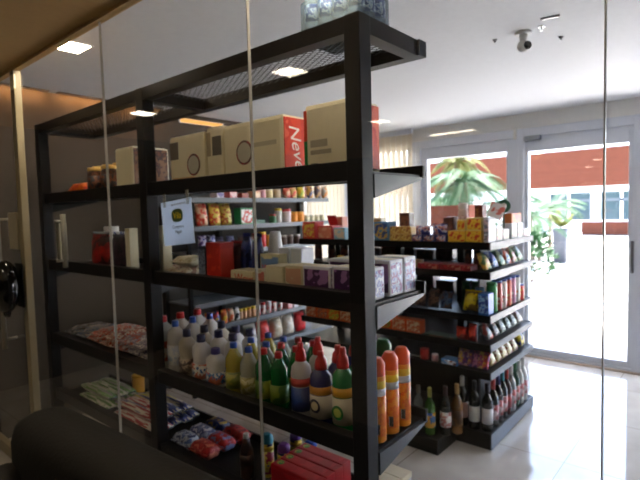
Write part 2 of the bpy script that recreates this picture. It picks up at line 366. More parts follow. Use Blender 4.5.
def bracket_bm(z, x):
    bm = bmesh.new(); pr = [(1.292, z-.085), (1.598, z-.018), (1.598, z-.0095), (1.292, z-.0095)]
    a = [bm.verts.new((x, y_, z_)) for y_, z_ in pr]; b = [bm.verts.new((x+.012, y_, z_)) for y_, z_ in pr]
    bm.faces.new(a); bm.faces.new(b[::-1])
    for i in range(4): bm.faces.new((a[i], b[i], b[(i+1) % 4], a[(i+1) % 4]))
    return bm
for bay in range(2):
    x0, x1 = [-2.164, -3.40][bay], PX[bay]+[.002, .028][bay]
    if bay == 0: x1 = -.888
    for z in LV:
        s = rp('shelf', x0, x1, 1.293, 1.605, z-.008, z, m=dark, parent=ra)
        box('back_rail', PX[bay+1]+.06, PX[bay], 1.245, 1.290, z-.028, z+.036, dark, s, .003)
        box('front_lip', x0, x1+.012, 1.600, 1.614, z-.012, z+.034, dark, s, .002)
        finish('bracket', bracket_bm(z, x1-.001), brack, s); finish('bracket', bracket_bm(z, x0-.012), dark, s)
# ---------------------------------------------------------------- island shelving by the door
CX0, CX1, CY0, CY1 = -2.88, -1.215, 3.08, 3.92
CZ = [1.365, 1.172, .887, .696, .511, .10]
isl = thing('island_shelving', 'long low black shelving unit in front of the street door', 'shelving', (-2.05, 3.5, 0))
def cp(name, *a, **k):
    o = box(name, *a, **k); o.location = (2.05, -3.5, 0); return o
for ux in (-2.80, -2.16, -1.62): cp('upright', ux, ux+.05, 3.47, 3.53, 0, 1.40, m=dark, parent=isl)
cp('end_panel', -1.385, -1.372, 3.30, 3.86, .10, 1.40, m=grey_steel, parent=isl)
for z in CZ:
    s = cp('shelf', CX0, CX1, CY0, CY1, z-.012, z, m=dark, parent=isl)
    th = .045 if z > .2 else .10
    box('front_edge', CX0, CX1-.001, CY0-.006, CY0+.001, z-th, z+.004, dark, s)
    box('rear_edge', CX0, CX1-.001, CY1-.001, CY1+.006, z-th, z+.004, dark, s)
    bm = bmesh.new(); pr = [(CY0-.006, z-th), (CY1+.006, z-th*.75), (CY1+.006, z+.004), (CY0-.006, z+.004)]
    a = [bm.verts.new((CX1, p, q)) for p, q in pr]; b = [bm.verts.new((CX1+.008, p, q)) for p, q in pr]
    bm.faces.new(a); bm.faces.new(b[::-1])
    for i in range(4): bm.faces.new((a[i], b[i], b[(i+1) % 4], a[(i+1) % 4]))
    finish('end_edge', bm, mat('end_edge_grey', (66, 70, 75), .4), s)
cp('back_panel', -2.86, -1.42, 3.54, 3.55, .10, .44, m=dark, parent=isl)
cp('low_plinth', -2.30, -1.45, 2.80, 3.072, 0, .10, m=dark, parent=isl, bev=.004)
# ---------------------------------------------------------------- grey wall shelving on the left
BX, BY0, BY1 = -3.55, 2.45, 4.29
BZ = [1.738, 1.488, 1.257, 1.03, .81, .585, .295]
ws = thing('wall_shelving', 'grey steel wall shelving along the left wall full of groceries', 'shelving', (-3.79, 3.37, 0))
brd = mat('brown_back_panel', (50, 42, 34), .7)
def wp(name, *a, **k):
    o = box(name, *a, **k); o.location = (3.79, -3.37, 0); return o
wp('back_panel', -4.02, -4.0, BY0, BY1, 0, 2.0, m=brd, parent=ws)
for yy in (BY0-.03, 3.05, BY1-.05): wp('upright', -3.998, -3.95, yy, yy+.04, 0, 2.0, m=dark, parent=ws)
wp('front_upright', BX-.045, BX-.01, BY0-.032, BY0-.002, 0, 1.75, m=dark, parent=ws)
for z in BZ:
    s = wp('shelf', -3.95, BX, BY0, BY1, z-.010, z, m=grey_steel, parent=ws)
    box('front_edge', BX-.001, BX+.008, BY0, BY1, z-.036, z+.006, grey_steel, s, .002)
# ---------------------------------------------------------------- lamps and ceiling fittings
def panel_lamp(label, x, y, z, s, strength, sx=1, rgb=(255, 238, 210), group=None):
    t = thing('ceiling_lamp', label, 'lamp', (x, y, z), 0, group)
    w = s*sx/2; v = s/2; fr = mat('lamp_frame', (225, 222, 214), .5); bm = bmesh.new()
    for a in ((-w-.012, w+.012, -v-.012, -v), (-w-.012, w+.012, v, v+.012), (-w-.012, -w, -v, v), (w, w+.012, -v, v)): bm_box(bm, *a, -.006, 0)
    finish('trim_ring', bm, fr, t)
    box('diffuser', -w, w, -v, v, -.004, 0, emit('lamp_%d_%d' % (strength*10, rgb[2]), rgb, strength), t)
    return t
SHOP_L, LOBBY_L, WASH = 30, 12, .36
panel_lamp('square ceiling lamp just behind the glass, upper left corner of the photo', -2.865, 1.225, 2.56, .165, SHOP_L)
panel_lamp('square ceiling lamp over the aisle between rack and island', -1.0, 1.225, 2.56, .165, SHOP_L)
for i, xx in enumerate((-3.84, -2.12, -.40)):
    panel_lamp('lobby ceiling lamp mirrored in the glass, ' + ['above the left rack post', 'on the middle of the rack top', 'beyond the right rack post'][i], xx, -.13, 2.465, .17, LOBBY_L)
panel_lamp('long lobby lamp mirrored on the lintel over the shop window', -2.54, -3.24, 2.465, .14, LOBBY_L, 4)
panel_lamp('lobby lamp mirrored as a pale patch beside the right rack post', -2.70, -2.0, 2.465, .17, LOBBY_L)
cv = thing('wall_strip_light', 'warm linear light at the top of the left wall above the wall shelving', 'lamp', (-4.03, 2.95, 2.495))
box('profile', 0, .012, -.26, .26, -.025, .02, alu, cv); box('strip', .012, .016, -.25, .25, -.022, .016, emit('warm_strip', (255, 186, 104), .30), cv)
for i, yy in enumerate((1.32, 1.80, 2.28)):
    t = thing('ceiling_wall_washer', 'slim recessed warm lamp washing the top of the left wall, ' + ['nearest the glass', 'middle one', 'furthest from the glass'][i], 'lamp', (-3.975, yy, 2.56))
    box('housing', -.02, .02, -.21, .21, -.008, 0, C(90, 80, 70), t)
    l = bpy.data.lights.new('washer_light', 'AREA'); l.shape = 'RECTANGLE'; l.size = .02; l.size_y = .40; l.energy = WASH; l.color = (1, .50, .19)
    o = bpy.data.objects.new('washer_light', l); COL.objects.link(o); o.parent = t; o.location = (0, 0, -.012); o.rotation_euler = (0, .75, 0)
sc = thing('ceiling_camera', 'white dome security camera hanging from the ceiling near the door', 'camera', (-.93, 2.86, 2.56))
wp_ = mat('camera_white', (205, 203, 200), .4)
lathe('base', [(.04, -.015), (.045, -.01), (.045, 0)], wp_, sc, 20); lathe('neck', [(.02, -.055), (.024, -.015)], wp_, sc, 14)
bm = bmesh.new(); bmesh.ops.create_uvsphere(bm, u_segments=18, v_segments=12, radius=.034)
finish('ball', bm, wp_, sc, (0, 0, -.075), smooth=True)
lathe('lens', [(.022, 0), (.025, .01), (.018, .022)], blk, sc, 18, loc=(.017, -.005, -.078), rot=(PI/2.2, 0, PI*.32))
vt = thing('ceiling_vent', 'small grey slot in the ceiling beside the security camera', 'vent', (-.755, 2.73, 2.56), .2)
box('frame', -.045, .045, -.012, .012, -.006, 0, mat('vent_grey', (120, 118, 116), .6), vt); box('slot', -.040, .040, -.007, .007, -.008, -.006, blk, vt)
sp = thing('ceiling_sprinkler', 'small chrome sprinkler head in the ceiling behind the security camera', 'sprinkler', (-.83, 2.84, 2.56))
lathe('plate', [(.016, -.004), (.018, 0)], mat('chrome', (200, 200, 200), .15, metal=1), sp, 14); lathe('nozzle', [(.008, -.022), (.004, -.02), (.006, -.004)], mat('chrome', (200, 200, 200), .15, metal=1), sp, 12)
for nm, lx, ly, l in (('smoke_detector', -1.09, 2.86, 'tiny grey ceiling detector left of the security camera'), ('smoke_detector', -.795, 3.09, 'tiny grey ceiling detector right of the security camera')):
    t = thing(nm, l, 'detector', (lx, ly, 2.56)); lathe('base', [(.010, -.008), (.014, 0)], mat('vent_grey', (120, 118, 116), .6), t, 12); lathe('tip', [(.004, -.018), (.006, -.008)], blk, t, 8)
# ---------------------------------------------------------------- dark sofa in front of the glass
sf = thing('sofa', 'dark brown upholstered sofa with its back against the glass', 'sofa', (-1.55, .42, 0), .055)
leather = mat('dark_brown_fabric', (24, 20, 15), .75, .3, bump=.15, bscale=60)
def soft(name, x0, x1, y0, y1, z0, z1, b, m=leather):
    bm = bmesh.new(); bm_box(bm, x0, x1, y0, y1, z0, z1); bmesh.ops.bevel(bm, geom=bm.edges[:], offset=b, segments=5, affect='EDGES', profile=.5)
    return finish(name, bm, m, sf, smooth=True)
soft('backrest', -.72, .95, .24, .50, .12, .80, .10); soft('seat', -.56, .80, -.45, .27, .12, .46, .07)
soft('armrest', -.72, -.54, -.47, .30, .12, .62, .07); soft('armrest', .78, .95, -.47, .30, .12, .62, .07)
for fx in (-.62, .85):
    for fy in (-.38, .40): lathe('foot', [(.02, 0), (.028, .125)], blk, sf, 12, loc=(fx, fy, 0))
# ================================================================ goods on the near rack
Z2, Z3, Z4, Z5 = [z+.001 for z in LV]
film = mat('cream_film', (236, 226, 192), .3); cream = C(206, 196, 164); orange = C(226, 66, 24, rough=.3); gold = mat('gold_cap', (226, 190, 110), .3, metal=.5)
ink = C(70, 66, 60); white_c = C(226, 224, 220); red_c = C(196, 30, 28, rough=.3); navy_c = C(26, 34, 92, rough=.3); green_c = C(20, 130, 54, rough=.3); blue_c = C(40, 84, 176, rough=.3)
# -- top: bottled water
t = thing('water_pack', 'shrink-wrapped pack of water bottles on top of the rack near its right corner', 'bottles', (-1.085, 1.44, 2.203))
clr = clear_plastic('clear_wrap', (150, 172, 190), .35); wl = P((70, 110, 170), (176, 190, 204), (40, 70, 130), scale=26)
for i in range(4):
    for j in range(3):
        b = lathe('bottle', [(.028, 0), (.03, .01), (.03, .15), (.013, .19), (.013, .20), (.017, .20), (.017, .222)], clr, t, 12, loc=(-.1+i*.064, -.07+j*.064, .002))
        lathe('label', [(.0305, .07), (.0305, .13)], wl, b, 12)
box('wrap', -.135, .127, -.105, .093, .001, .15, clear_plastic('thin_wrap', (150, 168, 180), .2), t, .02)
# -- level two: paper goods
def paper_pack(label, xwh, y, d, side, marks=(), strip=None, word=False):
    cx, w, h = xwh
    t = thing('toilet_paper_pack', label, 'paper', (cx, y, Z2), 0)
    box('wrap', -w/2, w/2, 0, d, 0, h, film, t, .018)
    if side: box('end_print', w/2-.004, w/2+.001, d*.05, d*.95, .02, h-.012, side, t)
    if strip: box('edge_strip', -w/2-.001, -w/2+.012, -.0008, d*.9, .02, h*.5, strip[0], t); 
    if strip: box('edge_strip', -w/2-.001, -w/2+.012, -.0008, d*.9, h*.5, h-.02, strip[1], t)
    for k, (a, b, c, e, m) in enumerate(marks): box('small_print', a*w, b*w, -.0012, .003, c*h, e*h, m, t)
    if word: lettering('Neve', .078, C(245, 236, 224), t, (w/2+.0012, d*(.55 if d > .15 else .5), h*.52), Matrix(((0, 0, 1), (.2, .98, 0), (-.98, .2, 0))).to_euler(), .3)
    return t
oval = lambda t, x, z, w, h: (lathe('oval_print', [(h/2, 0), (h/2*.97, .002)], P((150, 34, 30), (96, 60, 48), scale=20), t, 20, loc=(x, .0005, z), rot=(PI/2, 0, 0), flat=1), lathe('oval_centre', [(h*.42, 0), (h*.40, .003)], C(196, 190, 170), t, 20, loc=(x, .0005, z), rot=(PI/2, 0, 0)))
redside = P((226, 66, 24), (214, 52, 20), (236, 96, 60), scale=9)
paper_pack('cream toilet paper pack at the right end of the second shelf, behind the right post', (-1.089, 0.205, 0.254), 1.315, .18, redside,
  ((-.36, -.2, .06, .18, ink), (-.36, .1, .30, .36, C(168, 158, 132)), (-.36, .02, .40, .50, C(178, 168, 142)), (-.14, .2, .10, .14, C(168, 158, 132))), (green_c, orange), True)
paper_pack('cream paper pack whose red-orange end faces right, second from the right post', (-1.387, 0.177, 0.246), 1.315, .14, redside, ((-.42, .3, .55, .62, C(196, 186, 156)), (-.1, .25, .10, .16, ink)), None, True)
t = paper_pack('cream paper pack with a red oval on its right edge, left of the red-ended pack', (-1.569, 0.169, 0.244), 1.315, .22, None); oval(t, .048, .12, .06, .10)
t = paper_pack('narrow cream paper pack with a dark square print near its top', (-1.716, 0.111, 0.252), 1.315, .20, None, ((-.1, .42, .50, .82, C(96, 88, 74)), (-.45, -.2, .5, .9, C(176, 160, 130))))
t = paper_pack('white paper towel pack with a red oval outline, right of the middle post', (-1.923, 0.273, 0.242), 1.315, .20, None, ((-.46, -.22, .55, .88, C(104, 92, 78)), (-.4, .22, .12, .20, C(222, 176, 122)))); oval(t, .055, .10, .06, .10)
pouch('purple and red printed packet showing just right of the middle post, upper shelf', (-2.088, .04, .20), 1.34, Z2, .07, P((80, 60, 70), (104, 60, 52), (56, 44, 50)), name='packet', cat='packet')
t = paper_pack('white paper pack with orange side print left of the middle post', (-2.498, 0.181, 0.244), 1.315, .22, P((110, 60, 36), (70, 46, 36), (130, 90, 56)))
for i, (px_, yy) in enumerate(((94, 1.345), (107, 1.345), (97, 1.447), (104, 1.447), (111, 1.447))):
    jar('dark sauce jar with gold lid on the upper shelf, ' + ['front left of five', 'front right of five', 'back left of five', 'back middle of five', 'back right of five'][i], [-2.889, -2.718, -3.047, -2.917, -2.781][i], yy, Z2, .045, .165 if i < 2 else .19, P((48, 26, 18), (110, 60, 34), (60, 34, 30)), gold, P((120, 66, 36), (50, 40, 44)), 'sauce_jar', 'jar', 'gold-lidded jars', 0, .12)
flat_pack('red and orange packet lying on the upper shelf near the left rack post', -3.084, 1.36, Z2, .22, .10, .09, P((190, 40, 26), (220, 110, 30)), seed=1)
# -- level three
def std_box(label, xwh, y, z, d, body, front, **k): return carton(label, xwh, y, z, d, body, front, **k)
pouch('red carton pouch with crumpled silver top, left bay of the rack', (-2.856, 0.229, 0.214), 1.31, Z3, .07, P((176, 36, 28), (150, 28, 24), (60, 20, 20), scale=9), mat('foil', (190, 190, 188), .25, metal=.6), name='coffee_pouch', cat='pouch')
pouch('dark navy pouch with blue and white top beside the red pouch', (-2.626, 0.182, 0.216), 1.31, Z3, .07, P((36, 32, 44), (60, 40, 52), (30, 28, 36), scale=12), P((60, 90, 170), (220, 222, 226)), name='coffee_pouch', cat='pouch', seed=1)
jar('white pot behind the red and navy pouches', -2.962, 1.46, Z3, .045, .24, C(206, 200, 190), white_c, name='pot', cat='jar')
slim = C(206, 196, 160)
for i, c in enumerate(((-3.407, .27), (-2.497, .235), (-2.173, .25))):
    carton('slim cream carton standing on the third shelf, ' + ['far left beside the end post', 'just left of the middle post', 'just right of the middle post'][i], (c[0], .045, c[1]), 1.315, Z3, .05, slim, C(222, 214, 184), name='slim_carton', group='slim cream cartons')  # solid cartons take the place of pale strips reflected in the glass
for i in range(3):
    flat_pack('cream packet lying in the lower layer beside the slim carton, ' + ordinal(i, 3), -2.110-.085+i*.09, 1.39, Z3, .14, .075, .05, P((206, 190, 150), (226, 216, 190), (170, 130, 110)), name='biscuit_packet', rz=PI/2, seed=i, group='stack of cream packets')
for i in range(2):
    flat_pack('cream packet on top of the stack of cream packets, ' + ['left', 'right'][i], -2.055-.0+i*.075, 1.39, Z3+.052, .13, .07, .05, P((196, 180, 140), (216, 206, 176)), name='biscuit_packet', rz=PI/2, seed=i, group='stack of cream packets')
carton('navy carton with pale lettering left of the tall red carton', (-1.829, 0.053, 0.158), 1.31, Z3, .075, C(46, 56, 76), P((46, 56, 76), (120, 130, 146), scale=60), name='cereal_carton')
carton('tall red-orange carton in the middle of the third shelf', (-1.745, 0.099, 0.174), 1.31, Z3, .075, C(206, 52, 28), P((214, 60, 32), (190, 40, 24), scale=14), lid=C(196, 40, 26), name='cereal_carton')
pouch('maroon coffee pouch right of the tall red carton', (-1.764, 0.093, 0.174), 1.42, Z3, .09, P((104, 34, 44), (80, 26, 38), scale=8), C(150, 34, 34), name='coffee_pouch', cat='pouch', seed=2)
for i in range(2):
    pouch('dark blue coffee pouch behind the cream lettered box, ' + ordinal(i, 2), ([-1.693, -1.620, -1.542][i], .05, .21), 1.43, Z3, .06, P((28, 36, 100), (22, 28, 76), (60, 70, 140), scale=9), C(30, 40, 110), name='coffee_pouch', cat='pouch', seed=i, group='dark blue pouches')
wow = C(204, 44, 34)
carton('cream box with red lettering at the front edge of the third shelf', (-1.560, 0.140, 0.063), 1.31, Z3, .10, C(216, 206, 168), None, C(216, 200, 150), text=('Wow', .05, wow, .1), name='snack_box')
carton('cream box with small red print right of the red-lettered box', (-1.449, 0.059, 0.074), 1.31, Z3, .10, C(212, 204, 176), P((216, 208, 180), (206, 120, 100), scale=12), name='snack_box')
carton('plain cream box left of the purple napkin packs', (-1.365, 0.095, 0.094), 1.31, Z3, .10, C(206, 196, 160), C(212, 204, 172), name='snack_box')
carton('cream box with reddish edge touching the purple napkin packs', (-1.263, 0.088, 0.100), 1.31, Z3, .10, C(206, 196, 160), P((212, 204, 172), (196, 150, 120), scale=8), name='snack_box')
carton('second red-lettered cream box, set further back below the white tub', (-1.527, 0.119, 0.123), 1.44, Z3, .05, C(218, 210, 170), P((222, 214, 180), (120, 150, 190), scale=7), text=('Wow', .04, wow, 0), name='snack_box')
t = thing('white_tub', 'white cone-shaped tub standing behind the red-lettered cream boxes', 'tub', (-1.598, 1.548, Z3)); lathe('body', [(.046, 0), (.048, .01), (.026, .20), (.022, .215)], C(206, 206, 204), t, 20); lathe('rim', [(.050, 0), (.050, .008)], white_c, t, 20, loc=(0, 0, .0005))
for i in range(2):
    carton('white carton behind the plain cream boxes, ' + ['left', 'right'][i], ([-1.499, -1.427][i], .062, .145), 1.50, Z3, .08, C(212, 216, 224), C(222, 226, 234), name='white_carton', group='white cartons', rz=0)
nap_p = P((72, 30, 84), (60, 26, 70), (150, 110, 160), scale=7); nap_w = P((226, 230, 240), (110, 120, 190), (180, 190, 220), (120, 60, 130), scale=30)
def napkin(label, xwh, y, d, i):
    t = carton(label, xwh, y, Z3, d, C(214, 214, 224), nap_p, nap_w, name='napkin_pack', cat='napkins', group='purple napkin packs')
    box('top_print', -xwh[1]*.4, xwh[1]*.4, d*.1, d*.9, xwh[2]-.001, xwh[2]+.0008, C(222, 214, 190), t); return t
napkin('purple napkin pack left of the right post, left of two', (-1.149, 0.129, 0.102), 1.31, .085, 0)
napkin('purple napkin pack touching the right post, right of two', (-0.994, 0.165, 0.108), 1.31, .08, 1)
napkin('purple and white napkin pack just right of the right post, second in depth', (-.965, .12, .125), 1.415, .085, 2)
napkin('purple and white napkin pack at the far right tip of the third shelf', (-.965, .12, .128), 1.51, .08, 0)
napkin('purple napkin pack behind the left front pack', (-1.12, .14, .12), 1.43, .085, 0); napkin('purple napkin pack in the back row of the third shelf', (-1.12, .14, .12), 1.52, .075, 1)
# -- level four: cleaning bottles, files running away from the glass
DEPTH = ['nearest the glass', 'middle of its file', 'furthest from the glass']
YS = [1.342, 1.444, 1.55]
milk = clear_plastic('milky_plastic', (216, 210, 200), .82); yel = clear_plastic('yellow_liquid', (186, 168, 50), .7); cl = clear_plastic('clear_liquid', (200, 198, 176), .55)
grn = clear_plastic('green_plastic', (14, 104, 44), .85)
L = lambda *c, **k: P(*c, **k)
FILES = [
 (165, 'bleach', .046, .272, 'white bleach bottle with red cap', milk, red_c, L((206, 120, 90), (216, 200, 190), (190, 80, 60), scale=10), 4),
 (176, 'bleach', .038, .262, 'white bleach bottle with blue cap', milk, blue_c, L((150, 170, 200), (214, 212, 210), (190, 196, 210), scale=10), 4),
 (188, 'squeeze', .041, .232, 'brown-labelled cleaner bottle with dark cap', C(170, 158, 138), C(40, 36, 62), L((104, 90, 70), (160, 140, 116), (80, 60, 50), scale=18), 4),
 (202, 'squeeze', .043, .222, 'white cleaner bottle with navy cap and blue-orange label', C(206, 202, 198), C(34, 34, 78), L((40, 90, 140), (206, 200, 190), (200, 90, 50), scale=14), 4),
 (216, 'squeeze', .044, .176, 'short white cleaner bottle with purple cap', C(206, 202, 196), C(70, 56, 120), L((206, 202, 196), (60, 110, 160), (200, 90, 50), scale=14), 1),
 (234, 'clear', .041, .222, 'yellow detergent bottle with blue cap', yel, blue_c, L((170, 160, 50), (120, 130, 40), scale=10), 4),
 (249, 'clear', .041, .218, 'clear detergent bottle with blue cap', cl, blue_c, L((160, 150, 80), (190, 180, 140), (140, 130, 60), scale=20), 4),
 (264, 'clear', .040, .228, 'dark green detergent bottle with red cap', grn, red_c, L((90, 120, 30), (140, 150, 40), scale=8), 3),
 (279, 'clear', .040, .228, 'green detergent bottle with red cap beside the blue-banded bottle', grn, red_c, L((120, 140, 30), (60, 100, 30), scale=8), 3),
 (301, 'pointed', .042, .285, 'pale cleaner bottle with blue band and red pointed cap', C(196, 190, 186), red_c, L((44, 70, 140), (50, 60, 120), scale=6), 2),
 (321, 'pointed', .046, .268, 'navy cleaner bottle with red pointed cap and round label', C(34, 36, 96, rough=.25), red_c, C(196, 186, 166), 4),
 (343, 'pointed', .043, .300, 'green cleaner bottle with red pointed cap', C(20, 118, 54, rough=.25), red_c, C(196, 186, 156), 4),
]
FX = [-2.224, -2.114, -2.019, -1.905, -1.798, -1.669, -1.570, -1.476, -1.388, -1.267, -1.166, -1.062]
for k, (px_, kind, r, hh, lab, body, cap, lb, n) in enumerate(FILES):
    for i in range(min(n, 3 if k < 11 else 2)):
        bottle(lab + ', ' + DEPTH[i] if n > 1 else lab + ' in the front row', kind, FX[k], YS[i], Z4, r*.95, hh, body, cap, lb, {9: C(196, 60, 48), 10: C(220, 150, 50), 11: C(230, 170, 40)}.get(k), 'cleaner_bottle', 'bottle', 'cleaning bottles on the fourth shelf')
        if k > 9:
            t = COL.objects[-1] if False else [o for o in COL.objects if o.name.startswith('cleaner_bottle')][-1]
            lathe('round_print', [(.026, 0), (.025, .0012)], C(*[(44, 40, 60), (40, 120, 56)][k-10]), t, 18, loc=(.004, -r*.965, .075), rot=(PI/2, 0, 0)); lathe('round_print', [(.017, 0), (.016, .0016)], C(*[(206, 190, 150), (190, 200, 90)][k-10]), t, 18, loc=(.004, -r*.967, .075), rot=(PI/2, 0, 0))
for i in range(2):
    bottle('white cleaner bottle with navy cap behind the short purple-capped bottle, ' + ['front', 'back'][i], 'squeeze', FX[4], YS[i+1], Z4, .04, .222, C(206, 202, 196), C(34, 34, 78), L((206, 202, 196), (60, 110, 160), (200, 90, 50), scale=14), None, 'cleaner_bottle', 'bottle', 'cleaning bottles on the fourth shelf')
canb = L((232, 140, 24), (236, 148, 30), scale=10)
for i in range(3):
    t = bottle('tall orange insect spray can right of the right post, ' + ['nearest the glass', 'middle one', 'furthest right'][i], 'aerosol', -.924, [1.350, 1.432, 1.512][i], Z4, .0305, .285, canb, C(232, 92, 36, rough=.3), L((234, 132, 26), (228, 110, 26), (236, 146, 36), scale=30), C(226, 186, 30), 'spray_can', 'can', 'orange spray cans')
    lathe('silver_band', [(.0311, .16), (.0311, .185)], C(196, 196, 196, rough=.25), t, 16)
    box('barcode', -.004, .012, -.0316, -.029, .03, .065, P((230, 230, 226), (60, 60, 60), scale=300, stretch=(1, 1, .02)), t, rot=(0, 0, .5))
for i in range(1):
    bottle('spray can with dark green cap behind the orange cans', 'aerosol', -1.035, 1.56, Z4, .033, .287, C(30, 120, 60, rough=.3), C(22, 108, 48, rough=.3), L((220, 180, 60), (30, 120, 60)), None, 'spray_can', 'can')
# -- level four, left bay: soft flat packets
LB = [((186, 180, 166), (120, 130, 140), (90, 80, 70)), ((180, 170, 150), (60, 90, 130), (150, 150, 140)), ((206, 196, 180), (190, 80, 50), (170, 160, 150)), ((196, 80, 44), (214, 200, 180), (150, 60, 40)), ((200, 190, 180), (150, 140, 150), (190, 100, 70)), ((190, 180, 176), (130, 120, 140), (210, 200, 190)), ((180, 160, 120), (200, 190, 176), (90, 80, 100))]
for i in range(7):
    flat_pack('soft flat packet on the fourth shelf of the left bay, ' + ordinal(i, 7), -3.30+i*.16, 1.447, Z4, .25, .14, .07+.006*(i % 3), P(*LB[i], scale=16), None, 'noodle_packet', 'packet', PI/2, 'soft packets in the left bay', i)
for i in range(4):
    flat_pack('soft flat packet lying on top of the left bay row, ' + ordinal(i, 4), -2.83+i*.155, 1.40, Z4+.078, .24, .13, .05, P(*LB[(i+2) % 7], scale=18), None, 'noodle_packet', 'packet', PI/2, 'soft packets in the left bay', i+1)
# -- level five, left bay: pasta packs; right bay: pasta, shiny bags, sprays, red boxes
PB = [((120, 160, 80), (216, 212, 196), (90, 130, 60)), ((206, 200, 186), (120, 160, 90), (190, 186, 170)), ((206, 196, 180), (160, 40, 44), (206, 200, 190)), ((60, 60, 120), (206, 200, 180), (150, 40, 50)), ((206, 190, 60), (196, 180, 150), (50, 60, 120))]
for k, (xc, ln, nm) in enumerate(((-2.985, .38, 'left'), (-2.51, .42, 'right'))):
    for i in range(5):
        if k == 0 and i > 3: continue
        flat_pack('long pasta packet in the lower %s-hand stack of the left bay, ' % nm + ordinal(i, 5, 'nearest the glass', 'furthest from the glass', 'the glass'), xc+.02*(i % 2), 1.325+i*.06, Z5, ln, .056, .048, P(*(PB[i % 2] if k == 0 else PB[[2, 3, 4, 4, 4][i]]), scale=26, stretch=(1, 1, .10)), clr, 'pasta_packet', 'pasta', 0, 'pasta packets', i)
    for i in range(4 if k else 3):
        flat_pack('long pasta packet in the upper %s-hand stack of the left bay, ' % nm + ordinal(i, 4, 'nearest the glass', 'furthest from the glass', 'the glass'), xc-.03+.015*(i % 2), 1.35+i*.06, Z5+.05, ln, .054, .045, P(*(PB[(i+1) % 2] if k == 0 else PB[[3, 2, 4, 4][i]]), scale=26, stretch=(1, 1, .10)), clr, 'pasta_packet', 'pasta', 0, 'pasta packets', i)
t = thing('round_tub', 'orange-yellow round tub behind the pasta packets in the left bay', 'tub', (-2.90, 1.555, Z5))
lathe('body', [(.03, 0), (.036, .005), (.038, .13)], C(214, 150, 30), t, 20); lathe('lid', [(.040, .13), (.040, .14), (.03, .145)], C(226, 166, 40), t, 20)
RB = [((70, 100, 160), (180, 190, 206), (60, 70, 110)), ((120, 130, 160), (60, 70, 120), (200, 200, 206)), ((30, 40, 90), (50, 66, 120), (180, 150, 70)), ((176, 34, 36), (150, 26, 30), (206, 120, 100)), ((186, 36, 36), (160, 30, 34), (120, 130, 170)), ((170, 30, 32), (190, 50, 44), (110, 24, 30))]
for k in range(2):
    for i in range(3):
        flat_pack(['shiny blue biscuit bag right of the middle post, ', 'shiny red biscuit bag lying beside the blue bags, '][k]+['nearest the glass', 'middle one', 'furthest from the glass'][i], -2.065+.15*k, 1.347+i*.097, Z5, .072, .145, .075, P(*RB[k*3+i], scale=20), None, 'biscuit_bag', 'packet', PI/2, 'shiny biscuit bags', i)
SPX = [-1.609, -1.558, -1.465, -1.523, -1.430]
bottle('dark sauce bottle with clear neck on the bottom shelf', 'soda', SPX[0], 1.345, Z5, .030, .20, P((44, 26, 22), (70, 40, 30), scale=6), C(190, 186, 180), P((90, 50, 36), (50, 30, 26)), None, 'sauce_bottle', 'bottle')
for i, (c, lb) in enumerate((((30, 120, 140), 'teal'), ((110, 50, 130), 'purple'), ((90, 50, 140), 'violet'), ((40, 80, 180), 'blue'))):
    bottle('deodorant spray with %s cap beside the red boxes' % lb, 'aerosol', SPX[i+1], [1.42, 1.43, 1.565, 1.565][i], Z5, .028, [.185, .165, .15, .14][i], P((34, 40, 100), (26, 30, 76), (200, 170, 50), scale=14), C(*c), P((50, 60, 130), (206, 180, 60), (150, 40, 60), scale=16), C(206, 170, 50), 'deodorant_can', 'can', 'deodorant sprays')
for i in range(4):
    t = carton('long tall red carton on the bottom shelf, ' + ordinal(i, 4, 'nearest the glass', 'furthest from the glass', 'the glass'), (-1.285-.006*i, .25, .15-.002*i), 1.30+i*.058, Z5, .052, C(176, 22, 30), P((190, 28, 36), (160, 18, 26), scale=6), name='toothpaste_box', group='red cartons')
    box('top_print', -.10, .10, .006, .046, .1400, .1508-.002*i, P((196, 32, 40), (180, 24, 32), scale=8), t); lathe('round_logo', [(.016, 0), (.015, .0012)], P((210, 180, 50), (60, 140, 60), scale=60), t, 14, loc=(-.095, .028, .1505-.002*i))
for i in range(4):
    carton('white carton at the right tip of the bottom shelf, ' + ordinal(i, 4, 'nearest the glass', 'furthest from the glass', 'the glass'), (-.985, .10, .15), 1.31+i*.071, Z5, .066, C(210, 208, 202), C(216, 214, 208), C(198, 198, 198), C(220, 206, 176), 'soap_box', group='white cartons on the bottom shelf')
# -- sign hanging under the upper shelf
paper_m = mat('paper', (222, 232, 248), .8); _n = paper_m.node_tree; _tl = _n.nodes.new('ShaderNodeBsdfTranslucent'); _tl.inputs[0].default_value = (*lin((226, 236, 250)), 1); _mx = _n.nodes.new('ShaderNodeMixShader'); _mx.inputs[0].default_value = .8
_n.links.new(_n.nodes['Principled BSDF'].outputs[0], _mx.inputs[1]); _n.links.new(_tl.outputs[0], _mx.inputs[2]); _n.links.new(_mx.outputs[0], _n.nodes['Material Output'].inputs[0])
sg = thing('paper_sign', 'white paper sign with round green logo hanging under the upper shelf', 'sign', (-1.895, 1.236, 1.565))
sheet = box('sheet', -.118, .118, -.001, .001, -.098, .100, paper_m, sg, rot=(0, -.085, 0))
for s in (-.09, .09): box('tape', s-.01, s+.01, -.0015, .0015, .075, .137, clear_plastic('tape', (220, 220, 210), .3), sg, rot=(0, -.06, 0))
lathe('logo_disc', [(.043, 0), (.042, .0012)], C(58, 86, 44), sheet, 24, sq=1, flat=.68, loc=(.005, -.001, .032), rot=(PI/2, 0, 0))
lettering('Vila', .042, C(226, 200, 40), sheet, (.005, -.0028, .031), (PI/2, 0, 0), .15)
lettering('Compre e', .021, C(90, 96, 104), sheet, (.005, -.0016, -.018), (PI/2, 0, 0)); lettering('Pague', .021, C(90, 96, 104), sheet, (.005, -.0016, -.040), (PI/2, 0, 0))
